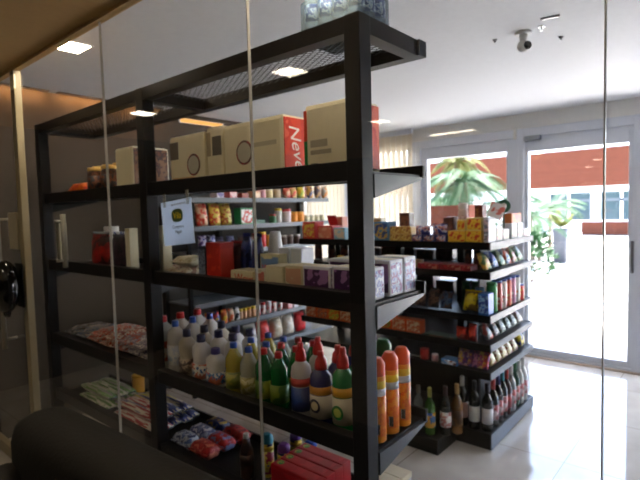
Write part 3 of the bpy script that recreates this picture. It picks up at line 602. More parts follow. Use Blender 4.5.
lettering('loja de conveniencia', .014, C(130, 134, 140), sheet, (.02, -.0016, .082), (PI/2, 0, 0))

# ================================================================ goods on the island, front side
FY = 3.09
I1, I2, I3, I4, I5, I6 = [z+.001 for z in CZ]
def ic(label, xwh, z, d, body, front=None, y=FY, **k): return carton(label, xwh, y, z, d, body, front, **k)
yellow_p = P((226, 168, 34), (232, 190, 60), (206, 70, 30), scale=16); navy_p = P((40, 44, 110), (200, 110, 60), (206, 200, 206), (50, 56, 130), scale=20); gold_p = P((206, 160, 60), (220, 190, 110), (170, 110, 50), scale=18)
t = ic('red display carton on the island top, leftmost of two', (-2.780, 0.138, 0.144), I1, .12, C(196, 52, 44), P((214, 160, 110), (206, 90, 60), (220, 190, 80), scale=12)); 
t = ic('red display carton with raised lid next to the pale blue box', (-2.603, 0.152, 0.111), I1, .13, C(190, 44, 40), P((216, 160, 130), (206, 120, 90), scale=10), name='display_carton')
box('raised_lid', -.048, .048, 0, .004, 0, .10, C(176, 36, 36), t, loc=(0, .125, .10), rot=(.35, 0, 0))
ic('pale blue and beige carton right of the red display carton', (-2.450, 0.113, 0.094), I1, .11, C(130, 176, 196), P((150, 190, 206), (216, 196, 170), scale=14))
ic('salmon box behind the pale blue carton on the island top', (-2.577, 0.098, 0.181), I1, .08, C(216, 130, 104), P((220, 140, 110), (206, 110, 90), scale=14), y=3.23)
ic('blue and gold carton just right of the right rack post', (-2.050, 0.126, 0.141), I1, .12, C(86, 136, 176), P((90, 140, 180), (206, 170, 80), (60, 80, 130), scale=12))
ic('small cream carton behind the blue and gold carton', (-2.177, 0.076, 0.168), I1, .07, C(206, 190, 150), gold_p, y=3.23)
for i, (a, b) in enumerate(((390, 400), (401, 411))):
    w = [(-1.929, 0.086, 0.052), (-1.836, 0.083, 0.052)][i]
    ic('gold carton in the lower pair on the island top, ' + ['left', 'right'][i], w, I1, .11, C(206, 170, 90), gold_p, group='gold cartons', name='tea_carton')
    ic('gold carton in the upper pair on the island top, ' + ['left', 'right'][i], (w[0], w[1]*.97, .052), I1+w[2]+.001, .10, C(206, 160, 70), gold_p, group='gold cartons', name='tea_carton')
ic('dark brown box behind the gold cartons', (-1.930, 0.087, 0.203), I1, .08, C(92, 52, 34), P((96, 56, 38), (130, 80, 50), scale=20), y=3.23)
NB = [(-1.746, 0.081, 0.046), (-1.651, 0.085, 0.047), (-1.559, 0.075, 0.049)]
for i in range(3): ic('navy and orange small carton in the lower row, ' + ordinal(i, 3), NB[i], I1, .11, C(50, 56, 120), navy_p, group='navy cartons', name='gum_carton')
NU = [(-1.775, .10, .075), (-1.665, .10, .085)]
NU = [(-1.717, 0.120, 0.111), (-1.585, 0.114, 0.124)]
for i in range(2): pouch('navy and orange bag lying on the small navy cartons, ' + ['left', 'right'][i], (NU[i][0], NU[i][1], NU[i][2]-NB[0][2]), FY+.005, I1+NB[0][2], .07, navy_p, seed=i, group='navy bags')
ic('plain brown box between the navy bags and yellow cartons', (-1.571, 0.076, 0.169), I1, .09, C(104, 62, 54), P((110, 66, 56), (90, 52, 48), scale=10), y=3.23)
YL = [(-1.446, 0.122, 0.077), (-1.325, 0.106, 0.078)]
YU = [(-1.413, 0.057, 0.151), (-1.322, 0.102, 0.163)]
for i in range(2):
    ic('yellow carton in the lower row near the island corner, ' + ['left', 'right'][i], YL[i], I1, .12, C(226, 176, 50), yellow_p, group='yellow cartons', name='candy_carton')
    ic('yellow carton in the upper row near the island corner, ' + ['left', 'right'][i], (YU[i][0], YU[i][1], YU[i][2]-YL[i][2]-.001), I1+YL[i][2]+.001, .11, C(216, 190, 110), yellow_p, group='yellow cartons', name='candy_carton')
jar('beige and pink tub on the island top behind the upper yellow cartons', -1.491, 3.30, I1, .034, 1.630-I1, C(206, 176, 166), C(214, 206, 200), P((206, 170, 160), (160, 120, 110)), 'candy_tub')
ic('dark red box standing behind the yellow cartons near the corner', (-1.342, 0.056, 0.248), I1, .07, C(104, 40, 26), P((110, 44, 28), (150, 90, 40), scale=20), y=3.215)
t = ic('white display stand with grey print at the island corner', (-1.241, .034, .165), I1, .12, C(220, 218, 220), P((224, 222, 224), (120, 120, 130), (220, 190, 190), scale=16), name='display_stand', cat='display')
box('header_card', -.05, .05, -.002, .002, 0, .10, P((226, 222, 224), (226, 222, 224), (206, 110, 100), scale=10), t, loc=(.01, .10, .16), rot=(-.15, .35, 0))
t = thing('lollipop_sign', 'round green disc sign on a short stalk above the island corner', 'sign', (-1.283, 3.518, I1)); lathe('stalk', [(.008, 0), (.006, .19)], C(90, 110, 96), t, 10); lathe('disc', [(.046, -.006), (.05, 0), (.046, .006)], C(36, 92, 62), t, 22, loc=(0, 0, .235), rot=(PI/2, 0, .5)); lathe('disc_centre', [(.02, 0), (.019, .002)], C(190, 180, 176), t, 16, loc=(.004, -.007, .237), rot=(PI/2, 0, .5)); lathe('base', [(.012, 0), (.012, .006)], C(90, 110, 96), t, 14)
# second shelf
RD = [(-1.662, 0.156, 0.050), (-1.488, 0.161, 0.045), (-1.375, 0.053, 0.050)]
for i in range(3):
    ic('red flat carton on the second island shelf, ' + ordinal(i, 3), (RD[i][0], RD[i][1], .038), I2, .16, C(170, 38, 44), P((180, 44, 50), (150, 30, 36), (196, 130, 110), scale=14), name='chocolate_box', group='red chocolate boxes')
for i, (px_, tp) in enumerate(((393, 0), (409, 0))): ic('golden flat carton on the second island shelf, ' + ['left', 'right'][i], ([-1.948, -1.821][i], .085, .05), I2, .16, C(196, 130, 40), gold_p, name='chocolate_box', group='golden flat boxes')
MP = [-2.853, -2.703, -2.561, -1.420, -1.359]
for i in range(5):
    pouch(['maroon snack bag on the second island shelf behind the napkin packs, leftmost', 'maroon snack bag on the second island shelf behind the napkin packs, middle', 'maroon snack bag on the second island shelf behind the napkin packs, rightmost', 'dark brown snack bag behind the red flat cartons, left', 'dark brown snack bag behind the red flat cartons, right'][i], (MP[i], .085 if i < 3 else .055, .15), 3.27 if i < 3 else 3.20, I2, .05, P((84, 32, 34), (104, 50, 40), (60, 24, 28), scale=12) if i < 3 else P((70, 34, 26), (110, 60, 36), (50, 40, 30), scale=12), seed=i)
jar('small yellow tub on the second island shelf', -2.473, 3.13, I2, .03, .06, C(214, 160, 40), C(226, 180, 60), name='candy_tub')
# third shelf
BR = [-1.856, -1.756, -1.651, -1.551]
for i in range(4):
    pouch('snack bag on the third island shelf, ' + ['red and white one at the left', 'light brown one', 'dark brown one', 'navy one beside the yellow bag'][i], (BR[i], .088, [.09, .12, .14, .13][i]), 3.11, I3, .06, [P((196, 50, 44), (214, 206, 200), (120, 30, 30), scale=14), P((110, 76, 56), (150, 110, 80), (70, 46, 36), scale=16), P((70, 46, 36), (110, 76, 60), (44, 32, 28), scale=16), P((36, 46, 80), (70, 90, 120), (90, 60, 50), scale=16)][i], seed=i, rx=-.25)
pouch('bright yellow snack bag leaning on the third island shelf', (-1.371, 0.116, 0.146), 3.10, I3, .08, P((226, 206, 30), (216, 190, 24), (120, 90, 30), scale=9), C(226, 206, 40), rx=-.35)
for i in range(2): jar('dark green tin behind the yellow bag, ' + ['left', 'right'][i], [-1.501, -1.426][i], 3.36, I3, .032, .18, C(34, 92, 54), C(50, 110, 70), P((40, 100, 60), (30, 80, 50)), 'snack_tin', 'can', 'green tins')
ic('blue carton on the third island shelf near the corner', (-1.263, 0.070, 0.144), I3, .09, C(44, 110, 190), P((50, 120, 200), (150, 190, 220), (40, 70, 150), scale=16))
jar('small blue tub standing behind the blue carton', -1.355, 3.26, I3, .034, .155, C(60, 120, 190), C(80, 150, 210), P((60, 120, 190), (206, 210, 220)), 'candy_tub')
# fourth shelf: orange cartons
for i in range(9):
    w = -1.723--2.842
    cx_ = -2.842+w*(i+.5)/9
    fr = [P((214, 130, 70), (196, 90, 50), (220, 190, 150), scale=22), P((130, 170, 50), (206, 196, 70), (220, 110, 30), scale=22), P((206, 160, 120), (160, 80, 70), (220, 120, 60), scale=22)][(i*2+i//4) % 3]
    ic('orange juice carton in the row on the fourth island shelf, ' + ordinal(i, 9), (cx_, w/9*.95, .098), I4, .07, C(222, 90, 24), fr, name='juice_carton', group='orange juice cartons')
ic('flat green and brown packet on the fourth island shelf', (-1.579, 0.245, 0.010), I4, .10, C(60, 96, 70), P((60, 100, 76), (120, 90, 60), (40, 60, 50), scale=16), name='flat_carton')
for i in range(2): pouch('red snack bag on the fourth island shelf, ' + ['left', 'right'][i], [(-1.431, 0.087, 0.085), (-1.356, 0.056, 0.115)][i], 3.10, I4, .08, P((196, 40, 26), (214, 60, 34), (130, 24, 22), scale=9), C(206, 60, 40), seed=i, group='red snack bags')
# fifth shelf
pouch('white sachet leaning on the fifth island shelf', (-1.791, 0.100, 0.010), 3.11, I5, .04, P((206, 204, 200), (180, 176, 170), scale=10), name='sachet', cat='packet', rx=-.2)
jar('red jar on the fifth island shelf', -1.717, 3.13, I5, .034, .075, C(200, 30, 36), C(214, 60, 60), name='jar')
jar('small pink and white jar right of the red jar', -1.633, 3.125, I5, .024, .05, C(206, 150, 150), C(214, 190, 190), name='jar')
ic('low blue carton on the fifth island shelf', (-1.510, 0.120, 0.037), I5, .09, C(60, 130, 196), P((80, 150, 210), (206, 214, 226), (120, 80, 60), scale=14))
CP = [((120, 60, 120), (206, 170, 70), (160, 120, 170)), ((150, 60, 110), (90, 60, 120), (196, 150, 150)), ((196, 150, 60), (130, 60, 90), (90, 70, 130)), ((140, 60, 130), (190, 120, 150), (90, 50, 100)), ((206, 110, 90), (150, 60, 120), (220, 190, 120)), ((206, 170, 60), (196, 70, 60), (130, 60, 110))]
CPX = [-1.443, -1.407, -1.371, -1.336, -1.301, -1.267]
for i in range(6): pouch('purple and yellow snack bag leaning on the fifth island shelf, ' + ordinal(i, 6), (CPX[i], .044, .115), 3.10+.0*i, I5, .04, P(*CP[i], scale=20), seed=i, rx=-.45, group='purple snack bags')
# base: bottles
WX = [-1.745, -1.667, -1.542, -1.459, -1.405, -1.436, -1.324, -1.259]
WY = [2.9, 2.94, 2.87, 2.93, 2.99, 3.14, 3.135, 3.15]
dg = C(22, 26, 22, rough=.12); amber = C(112, 74, 34, rough=.2); wcap = C(206, 204, 198)
cg = clear_plastic('clear_bottle_glass', (190, 196, 190), .35)
bottle('clear glass bottle on the low plinth, left of two', 'wine', WX[0], WY[0], .101, .036, .28, cg, C(80, 80, 80), None, None, 'glass_bottle'); bottle('clear glass bottle on the low plinth, right of two', 'wine', WX[1], WY[1], .101, .036, .28, cg, C(120, 116, 110), None, None, 'glass_bottle')
bottle('bottle with yellow neck, yellow label and green foot', 'wine', WX[2], WY[2], .101, .036, .31, C(52, 96, 34, rough=.15), C(170, 160, 70), P((220, 150, 50), (226, 170, 60), (60, 110, 180), scale=14), None, 'spirit_bottle')
bottle('dark bottle with white and red label beside the yellow-labelled one', 'wine', WX[3], WY[3], .101, .036, .32, dg, C(60, 30, 34), P((214, 206, 204), (190, 110, 100), (220, 214, 206), scale=14), None, 'wine_bottle')
bottle('amber bottle with pale wooden-coloured neck', 'wine', WX[4], WY[4], .101, .036, .33, amber, C(196, 150, 90), P((130, 90, 44), (90, 60, 30), scale=16), None, 'spirit_bottle')
bottle('dark wine bottle with tall white capsule', 'wine', WX[5], WY[5], I6, .037, .335, dg, wcap, P((206, 170, 150), (196, 150, 130), scale=10), None, 'wine_bottle')
bottle('dark wine bottle with white and green label near the corner', 'wine', -1.345, 3.13, I6, .036, .325, dg, C(30, 30, 34), P((214, 214, 200), (220, 220, 206), scale=8), None, 'wine_bottle'); bottle('dark wine bottle with plain white label at the corner', 'wine', -1.262, 3.145, I6, .036, .32, dg, C(40, 30, 32), P((206, 202, 204), (196, 192, 192), scale=8), None, 'wine_bottle')
WC = [(170, 40, 34), (60, 60, 110), (40, 120, 130), (190, 44, 40), (214, 210, 206), (40, 100, 60), (214, 210, 206), (206, 200, 190)]
for i in range(8):
    bottle('wine bottle along the right end of the island base, %s from the corner' % ['nearest', 'second', 'third', 'fourth', 'fifth', 'sixth', 'seventh', 'furthest'][i], 'wine', -1.258, 3.235+i*.086, I6, .036, .32+.008*(i % 3), [dg, C(34, 24, 26, rough=.12), dg, C(60, 30, 34, rough=.12), C(150, 150, 146, rough=.15), C(24, 60, 40, rough=.12), C(170, 168, 164, rough=.15), C(190, 188, 184, rough=.15)][i], C(*WC[i]), P((206, 196, 194), (190, 170, 170), (150, 60, 60), scale=10) if i != 3 else P((150, 44, 44), (120, 34, 36)), None, 'wine_bottle', 'bottle', 'wine bottles at the island end')
# rear row of the island, seen from behind between the front goods
RR = [(84, 60, 44), (60, 52, 50), (96, 44, 36), (50, 60, 76), (110, 90, 60), (64, 40, 36), (70, 74, 60), (90, 56, 70)]
for lv, (z, hh, nm) in enumerate(((I2, .105, 'second'), (I3, .15, 'third'), (I4, .085, 'fourth'), (I5, .10, 'fifth'))):
    for i in range(8):
        if (i + lv) % 8 == (6, 3, 1, 4)[lv]: continue
        ic('%s carton in the rear row of the %s island shelf' % (['brown', 'dark grey', 'dark red', 'slate blue', 'tan', 'maroon', 'olive', 'plum'][(i+lv*3) % 8], nm), (-2.72+i*.178, .15, hh*(1-.12*((i*5+lv) % 3))), z, .14, C(*RR[(i+lv*3) % 8]), P(RR[(i+lv*3) % 8], RR[(i+lv*3+2) % 8], scale=16), y=3.68, name='rear_carton', group='rear row cartons')
# -- right end of the island, facing the door
EX = -1.222
SIDE2 = [((206, 130, 60), (226, 190, 90), (90, 120, 70)), ((50, 110, 190), (206, 214, 226), (40, 70, 140)), ((40, 110, 70), (30, 80, 50), (180, 190, 150)), ((60, 120, 190), (226, 226, 226), (200, 90, 60)), ((216, 212, 206), (206, 130, 110), (120, 150, 90)), ((120, 150, 60), (206, 206, 190), (60, 110, 70))]
for i in range(6): pouch('snack bag at the right end of the second island shelf, %s' % ['orange one at the corner', 'blue and white one', 'dark green one', 'sky blue one', 'white one', 'light green one furthest back'][i], (3.17+i*.125, .112, .125), EX-.012, I2, .05, P(*SIDE2[i], scale=14), rz=PI/2, rx=-.5, seed=i, group='bags at the island end')
for i in range(5):
    t = carton('white and pink carton at the end of the island top, ' + ordinal(i, 5, 'nearest the corner', 'furthest from the corner', 'the corner'), (3.31+i*.125+(.04 if i > 1 else 0), .112, [.10, .075, .11, .11, .06][i]), -1.235, I1, .08, C(222, 220, 222), P((226, 224, 226), (214, 130, 120), (150, 180, 120), (222, 222, 222), scale=18), rz=PI/2, name='sweet_carton', group='white sweet cartons')
carton('orange box lying on two white cartons at the island end', (3.66, .20, .07), -1.24, I1+.111, .07, C(216, 124, 66), P((220, 134, 76), (200, 80, 70), scale=8), rz=PI/2, name='tray_box')
JC = [((50, 140, 70), (60, 150, 80)), ((206, 190, 180), (190, 70, 60)), ((200, 60, 54), (214, 200, 190)), ((190, 180, 110), (206, 90, 60)), ((206, 196, 200), (190, 120, 150)), ((214, 130, 50), (206, 200, 190)), ((200, 170, 60), (206, 60, 50))]
for i in range(7):
    hh = [.20, .205, .205, .205, .205, .20, .12][i]
    jar('crisps tube at the right end of the third island shelf, %s' % ['green one at the corner', 'cream and red one', 'red one', 'olive one', 'pale pink one', 'orange and white one', 'short red one furthest back'][i], -1.262, 3.235+i*.09, I3, .036, hh, P(*JC[i], scale=10), C(44, 70, 150) if i else C(60, 150, 80), None, 'crisps_tube', 'can', 'crisps tubes', 0, .08)
for i in range(6): pouch('grey-green bag at the end of the fourth island shelf, ' + ordinal(i, 6, 'nearest the corner', 'furthest from the corner', 'the corner'), (3.20+i*.118, .105, .12), EX-.012, I4, .05, P(*[((70, 76, 84), (120, 120, 120), (150, 60, 50)), ((60, 66, 80), (140, 120, 110), (40, 44, 56)), ((84, 96, 92), (160, 166, 160), (50, 70, 60)), ((70, 86, 80), (180, 190, 180), (60, 70, 60)), ((120, 130, 120), (206, 210, 206), (90, 100, 90)), ((150, 140, 120), (206, 200, 190), (100, 70, 60))][i], scale=14), rz=PI/2, rx=-.6, seed=i, group='grey snack bags at the island end')
for i in range(5): pouch('pale yellow bag at the end of the fifth island shelf, ' + ordinal(i, 5, 'nearest the corner', 'furthest from the corner', 'the corner'), (3.245+i*.108, .098, .125), EX-.012, I5, .05, P((206, 196, 150), (190, 170, 110), (214, 206, 180), (150, 90, 60), scale=16), rz=PI/2, rx=-.5, seed=i, group='pale yellow bags')
pouch('navy and yellow snack bag at the rear corner of the fifth island shelf', (3.84, .12, .14), EX-.012, I5, .06, P((50, 46, 100), (206, 190, 50), (40, 36, 80), scale=8), rz=PI/2, rx=-.4)

# ================================================================ goods on the wall shelving
WXF = -3.565
def wpouch(label, ywh, z, mats, th=.07, seed=0, group=None, x=WXF, rx=-.12, **k): return pouch(label, ywh, x, z, th, P(*mats, scale=14), rz=PI/2, rx=rx, seed=seed, group=group, **k)
def wcarton(label, ywh, z, body, front, d=.10, x=WXF, group=None, name='carton'): return carton(label, ywh, x, z, d, body, front, rz=PI/2, group=group, name=name)
B1, B2, B3, B4, B5, B6, B7 = [z+.001 for z in BZ]
T1 = [(218, .055, ((196, 190, 206), (110, 100, 160))), (231, .06, ((206, 110, 120), (220, 190, 190))), (243, .05, ((140, 50, 40), (170, 80, 60))), (255, .07, ((214, 160, 120), (226, 200, 170)))]
T1Y = [2.784, 2.934, 3.079, 3.231]
for i, (p, hh, m) in enumerate(T1): wcarton('small flat box on the top wall shelf, ' + ['lilac and white', 'pink', 'dark red', 'peach'][i] + ' one', (T1Y[i], .085, hh), B1, C(*m[0]), P(*m, scale=14), group='small boxes on the wall shelf')
JY = [3.338, 3.433, 3.546]
for i in range(3): jar('small jar on the top wall shelf, ' + ['pink one', 'pale yellow one', 'beige one'][i], -3.62, JY[i], B1, .042, .095, C(*[(214, 160, 170), (222, 206, 150), (206, 180, 150)][i]), C(*[(220, 190, 196), (226, 220, 190), (214, 196, 170)][i]), name='jar')
TY = [3.678, 3.776, 3.894, 4.040, 4.175, 4.297]
TM = [((214, 180, 150), (200, 90, 70)), ((206, 90, 70), (220, 190, 120)), ((150, 170, 50), (214, 190, 60)), ((60, 66, 110), (206, 150, 70)), ((200, 160, 110), (90, 80, 100)), ((220, 140, 50), (206, 190, 170))]
for i in range(6): wpouch('snack bag on the top wall shelf, ' + ['beige and red', 'red and yellow', 'green and yellow', 'navy and orange', 'tan', 'orange and white at the far end'][i], (TY[i], .095, [.11, .12, .125, .15, .15, .14][i]), B1, TM[i], seed=i)
SY = [2.622, 2.764, 2.889, 3.088]
for i, m in enumerate((((190, 30, 34), (214, 70, 50), (220, 180, 150)), ((206, 160, 40), (190, 40, 34), (220, 200, 90)), ((196, 170, 40), (150, 50, 40), (214, 200, 100)))): wpouch('large snack bag on the second wall shelf, ' + ['red one at the left', 'yellow and red one', 'yellow and brown one'][i], (SY[i], .118, .20), B2, m, .10, i, x=-3.58)
wcarton('green and white box with red print on the second wall shelf', (SY[3], .15, .16), B2, C(40, 130, 80), P((216, 214, 206), (206, 70, 60), (220, 216, 210), scale=9))
wcarton('flat dark green packet on the second wall shelf', (3.247, .15, .04), B2, C(50, 100, 70), P((60, 110, 80), (40, 80, 60)))
CY = [3.479, 3.558, 3.675, 3.781, 3.883]
for i in range(5): jar('small pot on the second wall shelf, ' + ['green cup', 'white bottle with yellow lid', 'white jar with red lid', 'orange jar at left', 'orange jar at right'][i], -3.62, CY[i], B2, [.037, .037, .05, .048, .048][i], [.09, .15, .14, .11, .11][i], C(*[(60, 120, 80), (206, 206, 196), (206, 190, 186), (226, 140, 40), (226, 144, 44)][i]), C(*[(190, 60, 60), (214, 190, 50), (200, 40, 44), (226, 160, 60), (226, 160, 60)][i]), name='jar')
for i in range(4): jar('beige cup near the far end of the second wall shelf, ' + ordinal(i, 4), -3.62, [3.979, 4.061, 4.146, 4.233][i], B2, .045, .07, C(206, 196, 160), C(220, 214, 196), name='cup', cat='cup', group='beige cups')
HY = [2.601, 2.698, 2.787, 2.914, 3.047, 3.148]
HM = [((60, 70, 150), (206, 200, 214), (90, 60, 120)), ((70, 80, 160), (190, 190, 206), (60, 50, 100)), ((44, 40, 56), (70, 60, 90)), ((60, 66, 110), (110, 110, 140)), ((50, 40, 44), (80, 60, 60)), ((44, 36, 40), (90, 60, 50))]
for i in range(6): wpouch('snack bag on the third wall shelf, ' + ['blue and white one at the left', 'second blue and white one', 'dark one', 'blue-grey one', 'dark brown one', 'brown one furthest right'][i], (HY[i], .088, .15-.02*(i > 1)), B3, HM[i], seed=i)
GY_ = [3.244, 3.324, 3.420, 3.511, 3.620, 3.717, 3.825]
for i in range(7): jar('jar on the third wall shelf, ' + ['yellow with red print', 'red with yellow top', 'yellow at left', 'yellow at right', 'dark brown at left', 'dark brown in the middle', 'dark brown at right'][i], -3.62, GY_[i], B3, .04, [.14, .15, .115, .115, .10, .10, .10][i], [P((226, 190, 50), (200, 50, 44)), C(196, 40, 44), C(226, 190, 70), C(226, 190, 70), C(84, 56, 46), C(84, 56, 46), C(84, 56, 46)][i], C(*[(200, 60, 50), (226, 190, 60), (226, 200, 90), (226, 200, 90), (200, 190, 180), (160, 140, 130), (200, 190, 186)][i]), name='jar')
KY = [2.623, 2.710, 2.801, 2.882, 2.948]
for i, m in enumerate((((206, 180, 50), (190, 40, 44), (214, 200, 160)), ((200, 170, 60), (60, 80, 150), (206, 60, 50)), ((214, 190, 60), (206, 110, 60)), ((220, 100, 50), (214, 190, 160)), ((40, 40, 44), (206, 206, 206)))): wpouch('sauce packet on the sixth wall shelf, ' + ['yellow and red', 'yellow and blue', 'yellow and orange', 'orange', 'black and white'][i], (KY[i], .062, .125), B6, m, .06, i)
QY = [3.002, 3.052, 3.108, 3.166, 3.225, 3.298, 3.373, 3.450, 3.536]
for i in range(9): jar('small sauce jar on the sixth wall shelf, ' + (['first', 'second', 'third', 'fourth'][i] + ' yellow-capped from left' if i < 4 else ['first', 'second', 'third', 'fourth', 'fifth'][i-4] + ' red and white from left'), -3.61, QY[i], B6, .0245, [.10, .10, .10, .10, .10, .115, .115, .115, .10][i], C(200, 150, 110) if i < 4 else P((206, 50, 50), (216, 206, 200), scale=16), C(214, 180, 40) if i < 4 else C(*[(206, 206, 200), (190, 40, 44)][i % 2]), None, 'sauce_jar', 'jar', 'small jars on the wall shelf', 0, .2)
for i in range(3): wcarton('small box near the far end of the sixth wall shelf, ' + ['pink', 'white', 'beige'][i] + ' one', ([3.643, 3.734, 3.835][i], .07, [.10, .085, .06][i]), B6, C(*[(206, 120, 120), (216, 214, 210), (200, 180, 130)][i]), P(*[((206, 60, 60), (216, 180, 176)), ((216, 214, 210), (200, 198, 196)), ((206, 186, 140), (150, 130, 60))][i]))
ZY = [3.146, 3.318, 3.500, 3.677, 3.864]
for i in range(5): wpouch('big grocery sack on the lowest wall shelf, ' + ['white one behind the detergent caps', 'red one', 'white and beige one', 'second white one', 'red one at the far end'][i], (ZY[i], .15, .20), B7, [((206, 200, 190), (190, 180, 170)), ((200, 40, 44), (214, 80, 70)), ((216, 206, 186), (190, 170, 140)), ((216, 210, 200), (196, 180, 160)), ((206, 46, 46), (190, 36, 40))][i], .12, i, x=-3.58, name='grocery_sack')
# ================================================================ outside
concrete = mat('pale_paving', (190, 188, 184), .9)
struct('ceiling_canopy', -6, 4, W+.16, W+2.0, 2.95, 3.05, white)  # added canopy, out of view, shades the paving nearest the door
struct('ground', -60, 40, W+.17, 90, -.12, -.005, concrete)
b1 = brick_mat('red_brick_wall', 3); wht = mat('white_render', (214, 216, 218), .8)
fb = thing('building', 'long red brick and white building across the paved yard', 'building', (-10, 28, 0))
def fpart(name, x0, x1, y0, y1, z0, z1, m, parent=None):
    o = box(name, x0, x1, y0, y1, z0, z1, m, parent or fb); o.location = (10, -28, 0) if not parent else (0, 0, 0); return o
fpart('brick_band', -26, 3, 28, 28.4, 2.5, 4.4, b1); fpart('parapet', -26, 3, 28.02, 28.4, 4.4, 5.0, wht); fpart('back_wall', -26, 3, 31, 31.3, 0, 5, wht)
fpart('low_brick_wall', -6.2, 3, 28, 28.3, 0, .68, b1); fpart('floor_slab', -26, 3, 28.0, 31, -.004, .05, wht)
wg = mat('window_reflection', (48, 66, 72), .15); wf = mat('dark_window_bar', (70, 78, 84), .6)  # facade panes have an even blue-grey glass colour
fpart('lintel_band', -26, 3, 28.05, 28.35, 2.2, 2.5, wht)
for i in range(11):
    xx = -25+i*2.4
    fpart('column', xx, xx+.45, 28.05, 28.4, 0, 2.2, wht)
    if xx > -9:
        w = fpart('window', xx+.45, xx+2.4, 28.15, 28.2, .70, 2.2, wg)
        box('transom', xx+.45, xx+2.4, 28.10, 28.15, 1.72, 1.86, wf, w); box('sill', xx+.45, xx+2.4, 28.08, 28.15, .70, .78, wht, w); box('mullion', xx+1.3, xx+1.42, 28.10, 28.15, .78, 2.2, wht, w)
    else:
        w = fpart('blind_box', xx+.45, xx+2.4, 28.15, 28.2, 1.75, 2.2, wht); box('slat', xx+.5, xx+2.35, 28.10, 28.15, 1.75, 1.86, wf, w)
leafm = [mat('palm_leaf', (40, 82, 42), .6), mat('young_leaf', (96, 104, 40), .6), mat('bush_leaf', (44, 84, 46), .6)]
bark = mat('palm_bark', (120, 100, 84), .9)
def fronds(n, length, droop, rise, m, parent, seed, z=0, leaf=.30, spread=(0, 2*PI)):
    rnd = random.Random(seed); droop0 = droop
    for k in range(n):
        bm = bmesh.new(); a = spread[0]+(spread[1]-spread[0])*(k+rnd.uniform(-.3, .3))/n; up = rise*rnd.uniform(.25, 1.5); droop = droop0*rnd.uniform(.75, 1.15); ln = length*rnd.uniform(.75, 1.1)
        pts = []
        for j in range(13):
            s = j/12; pts.append(Vector((math.cos(a)*ln*s, math.sin(a)*ln*s, up*s-droop*s*s)))
        for j in range(12):
            p, q = pts[j], pts[j+1]; d = (q-p).normalized(); sd = d.cross(Vector((0, 0, 1))).normalized(); w = .012
            vs = [bm.verts.new(v) for v in (p-sd*w, q-sd*w, q+sd*w, p+sd*w)]; bm.faces.new(vs)
            if j:
                for sg in (-1, 1):
                    for h in (0, .5):
                        b = p+(q-p)*h; l = leaf*math.sin(PI*min(1, .15+j/13*.85)); tip = b+sd*sg*l*.8+d*l*.55-Vector((0, 0, l*.35)); mid = (b+tip)/2
                        bm.faces.new([bm.verts.new(v) for v in (b, mid+d*.022, tip, mid-d*.022)])
        bmesh.ops.solidify(bm, geom=bm.faces[:], thickness=.003)
        finish('frond', bm, m, parent, (0, 0, z))
def palm(name, label, x, y, th, n, length, droop, rise, m, seed, tr=.10):
    t = thing(name, label, 'plant', (x, y, 0))
    lathe('trunk', [(tr*1.2, 0), (tr, th*.3), (tr*.8, th)], bark, t, 12)
    fronds(n, length, droop, rise, m, t, seed, th-.02); return t
palm('palm', 'drooping green palm outside the left shop window', -4.313, 9.6, 2.1, 26, 1.05, 1.15, .75, leafm[0], 3)
palm('palm', 'second green palm further left outside the shop window', -5.862, 11.6, 1.75, 18, 1.15, 1.2, .75, leafm[0], 8)
palm('palm', 'taller yellow-green palm behind the green ones', -6.413, 13.8, 2.95, 24, .95, 1.2, .75, leafm[1], 5)
palm('palm', 'feathery palm outside the door left of the grey planter', -4.071, 13, 1.3, 18, 1.1, .9, .9, leafm[2], 11, .07)
palm('palm', 'low feathery palm close to the yellow trunk stem beyond the door', -4.752, 17.2, 1.5, 18, 1.3, .9, .9, leafm[2], 17, .07)
def bush(label, x, y, r, h, m, seed, n=520):
    t = thing('bush', label, 'plant', (x, y, 0)); bm = bmesh.new(); rnd = random.Random(seed)
    for k in range(n):
        a, b, c = rnd.uniform(0, 2*PI), rnd.uniform(0, PI*.5), rnd.uniform(.5, 1)**.5
        p = Vector((math.cos(a)*math.cos(b)*r*c, math.sin(a)*math.cos(b)*r*c, .08+math.sin(b)*h*c))
        d = Vector((rnd.uniform(-1, 1), rnd.uniform(-1, 1), rnd.uniform(-.3, 1))).normalized(); e = d.cross(Vector((.3, .5, .8))).normalized(); l = rnd.uniform(.10, .2)
        bm.faces.new([bm.verts.new(v) for v in (p, p+d*l*.5+e*l*.22, p+d*l, p+d*l*.5-e*l*.22)])
    bmesh.ops.solidify(bm, geom=bm.faces[:], thickness=.003)
    finish('foliage', bm, m, t)
    for k in range(5): 
        a = k*1.26; lathe('stem', [(.02, 0), (.012, h*.6)], bark, t, 8, loc=(math.cos(a)*.08, math.sin(a)*.08, 0), rot=(.3*math.sin(a), .3*math.cos(a), 0))
bush('green shrub outside the door behind the island end', -3.360, 10.6, .6, .9, leafm[2], 1)
bush('low green shrub left of the grey planter beyond the door', -4.470, 14.9, .5, .9, leafm[2], 2)
bush('green shrub against the brick building beyond the shop window', -7.119, 20, 1.4, 1.4, leafm[0], 4)
gp = thing('planter', 'tall square grey planter standing on the yard beyond the door', 'planter', (-3.757, 14.6, -.005))
pg = mat('planter_grey', (66, 70, 78), .7); bm = bmesh.new(); pr = [(.17, 0), (.21, .92)]
lathe('pot', [(.20, 0), (.235, .90), (.235, .95), (.205, .95), (.20, .88)], pg, gp, 4, rot=(0, 0, PI/4)); lathe('soil', [(.18, .87), (.18, .89)], bark, gp, 4, rot=(0, 0, PI/4))
pl = thing('potted_palm', 'light green plant growing in the grey planter', 'plant', (-3.757, 14.6, .89)); fronds(12, .42, .05, .5, leafm[1], pl, 23, .10, .12)
lathe('stem', [(.03, 0), (.02, .11)], bark, pl, 8)
bp_ = thing('brick_planter', 'low red brick planter outside the left shop window', 'planter', (-3.485, 7.3, -.005))
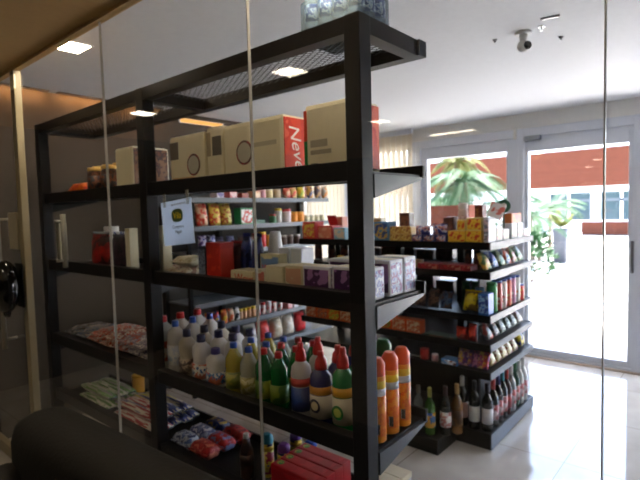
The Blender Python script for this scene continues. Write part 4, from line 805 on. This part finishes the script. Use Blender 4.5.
box('base', -.56, .29, -.01, .31, 0, 1.30, wht, bp_); box('wall', -.55, .28, 0, .30, 1.30, 1.60, brick_mat('planter_brick', 5), bp_); box('coping', -.57, .30, -.02, .32, 1.60, 1.64, b1, bp_)
po = thing('post', 'white post right of the brick planter outside', 'post', (-3.307, 7.9, -.005)); box('shaft', -.045, .045, -.045, .045, 0, 1.66, wht, po); box('cap', -.06, .06, -.06, .06, 1.66, 1.69, wht, po)
# ================================================================ light
sun = bpy.data.lights.new('sun', 'SUN'); sun.energy = 10; sun.angle = .009; sun.color = (1, .95, .88)
so = bpy.data.objects.new('sun', sun); COL.objects.link(so); so.rotation_euler = (math.radians(-13), 0, math.radians(20))
w = bpy.data.worlds.new('sky'); SC.world = w; w.use_nodes = True; nt = w.node_tree
sky = nt.nodes.new('ShaderNodeTexSky'); sky.sky_type = 'NISHITA'; sky.sun_disc = False; sky.sun_elevation = math.radians(77); sky.sun_rotation = math.radians(20); sky.dust_density = 3
nt.links.new(sky.outputs[0], nt.nodes['Background'].inputs[0]); nt.nodes['Background'].inputs[1].default_value = .55
for x0, x1 in ((-2.87, -1.92), (-1.695, -.79), (-3.88, -3.055), (-.64, 1.56)):
    l = bpy.data.lights.new('daylight_portal', 'AREA'); l.shape = 'RECTANGLE'; l.size = x1-x0; l.size_y = 2.1; l.cycles.is_portal = True
    o = bpy.data.objects.new('daylight_portal', l); COL.objects.link(o); o.location = ((x0+x1)/2, W+.12, 1.12); o.rotation_euler = (-PI/2, 0, 0)
# ================================================================ camera
Rm = Matrix(((0.7590317556934312, -0.01864288522755796, 0.6507866291491701), (0.6505259068434728, 0.06195484827080693, -0.756952865970675), (-0.02620760146264437, 0.9979048249237666, 0.05915337707554665)))
cam = bpy.data.cameras.new('camera'); co = bpy.data.objects.new('camera', cam); COL.objects.link(co)
cam.sensor_width = 36; cam.lens = 36*488.71/640; cam.dof.use_dof = True; cam.dof.focus_distance = .85; cam.dof.aperture_fstop = 7
cam.clip_start = .02; cam.clip_end = 300
M4 = Rm.to_4x4(); M4.translation = (0, 0, 1.6); co.matrix_world = M4
SC.camera = co
vs = SC.view_settings; vs.view_transform = 'Standard'; vs.look = 'None'; vs.gamma = 1; vs.use_curve_mapping = False; vs.exposure = 2.02
SC.cycles.max_bounces = 10; SC.cycles.diffuse_bounces = 5; SC.cycles.transparent_max_bounces = 24; SC.cycles.use_denoising = True; SC.cycles.sample_clamp_indirect = 8
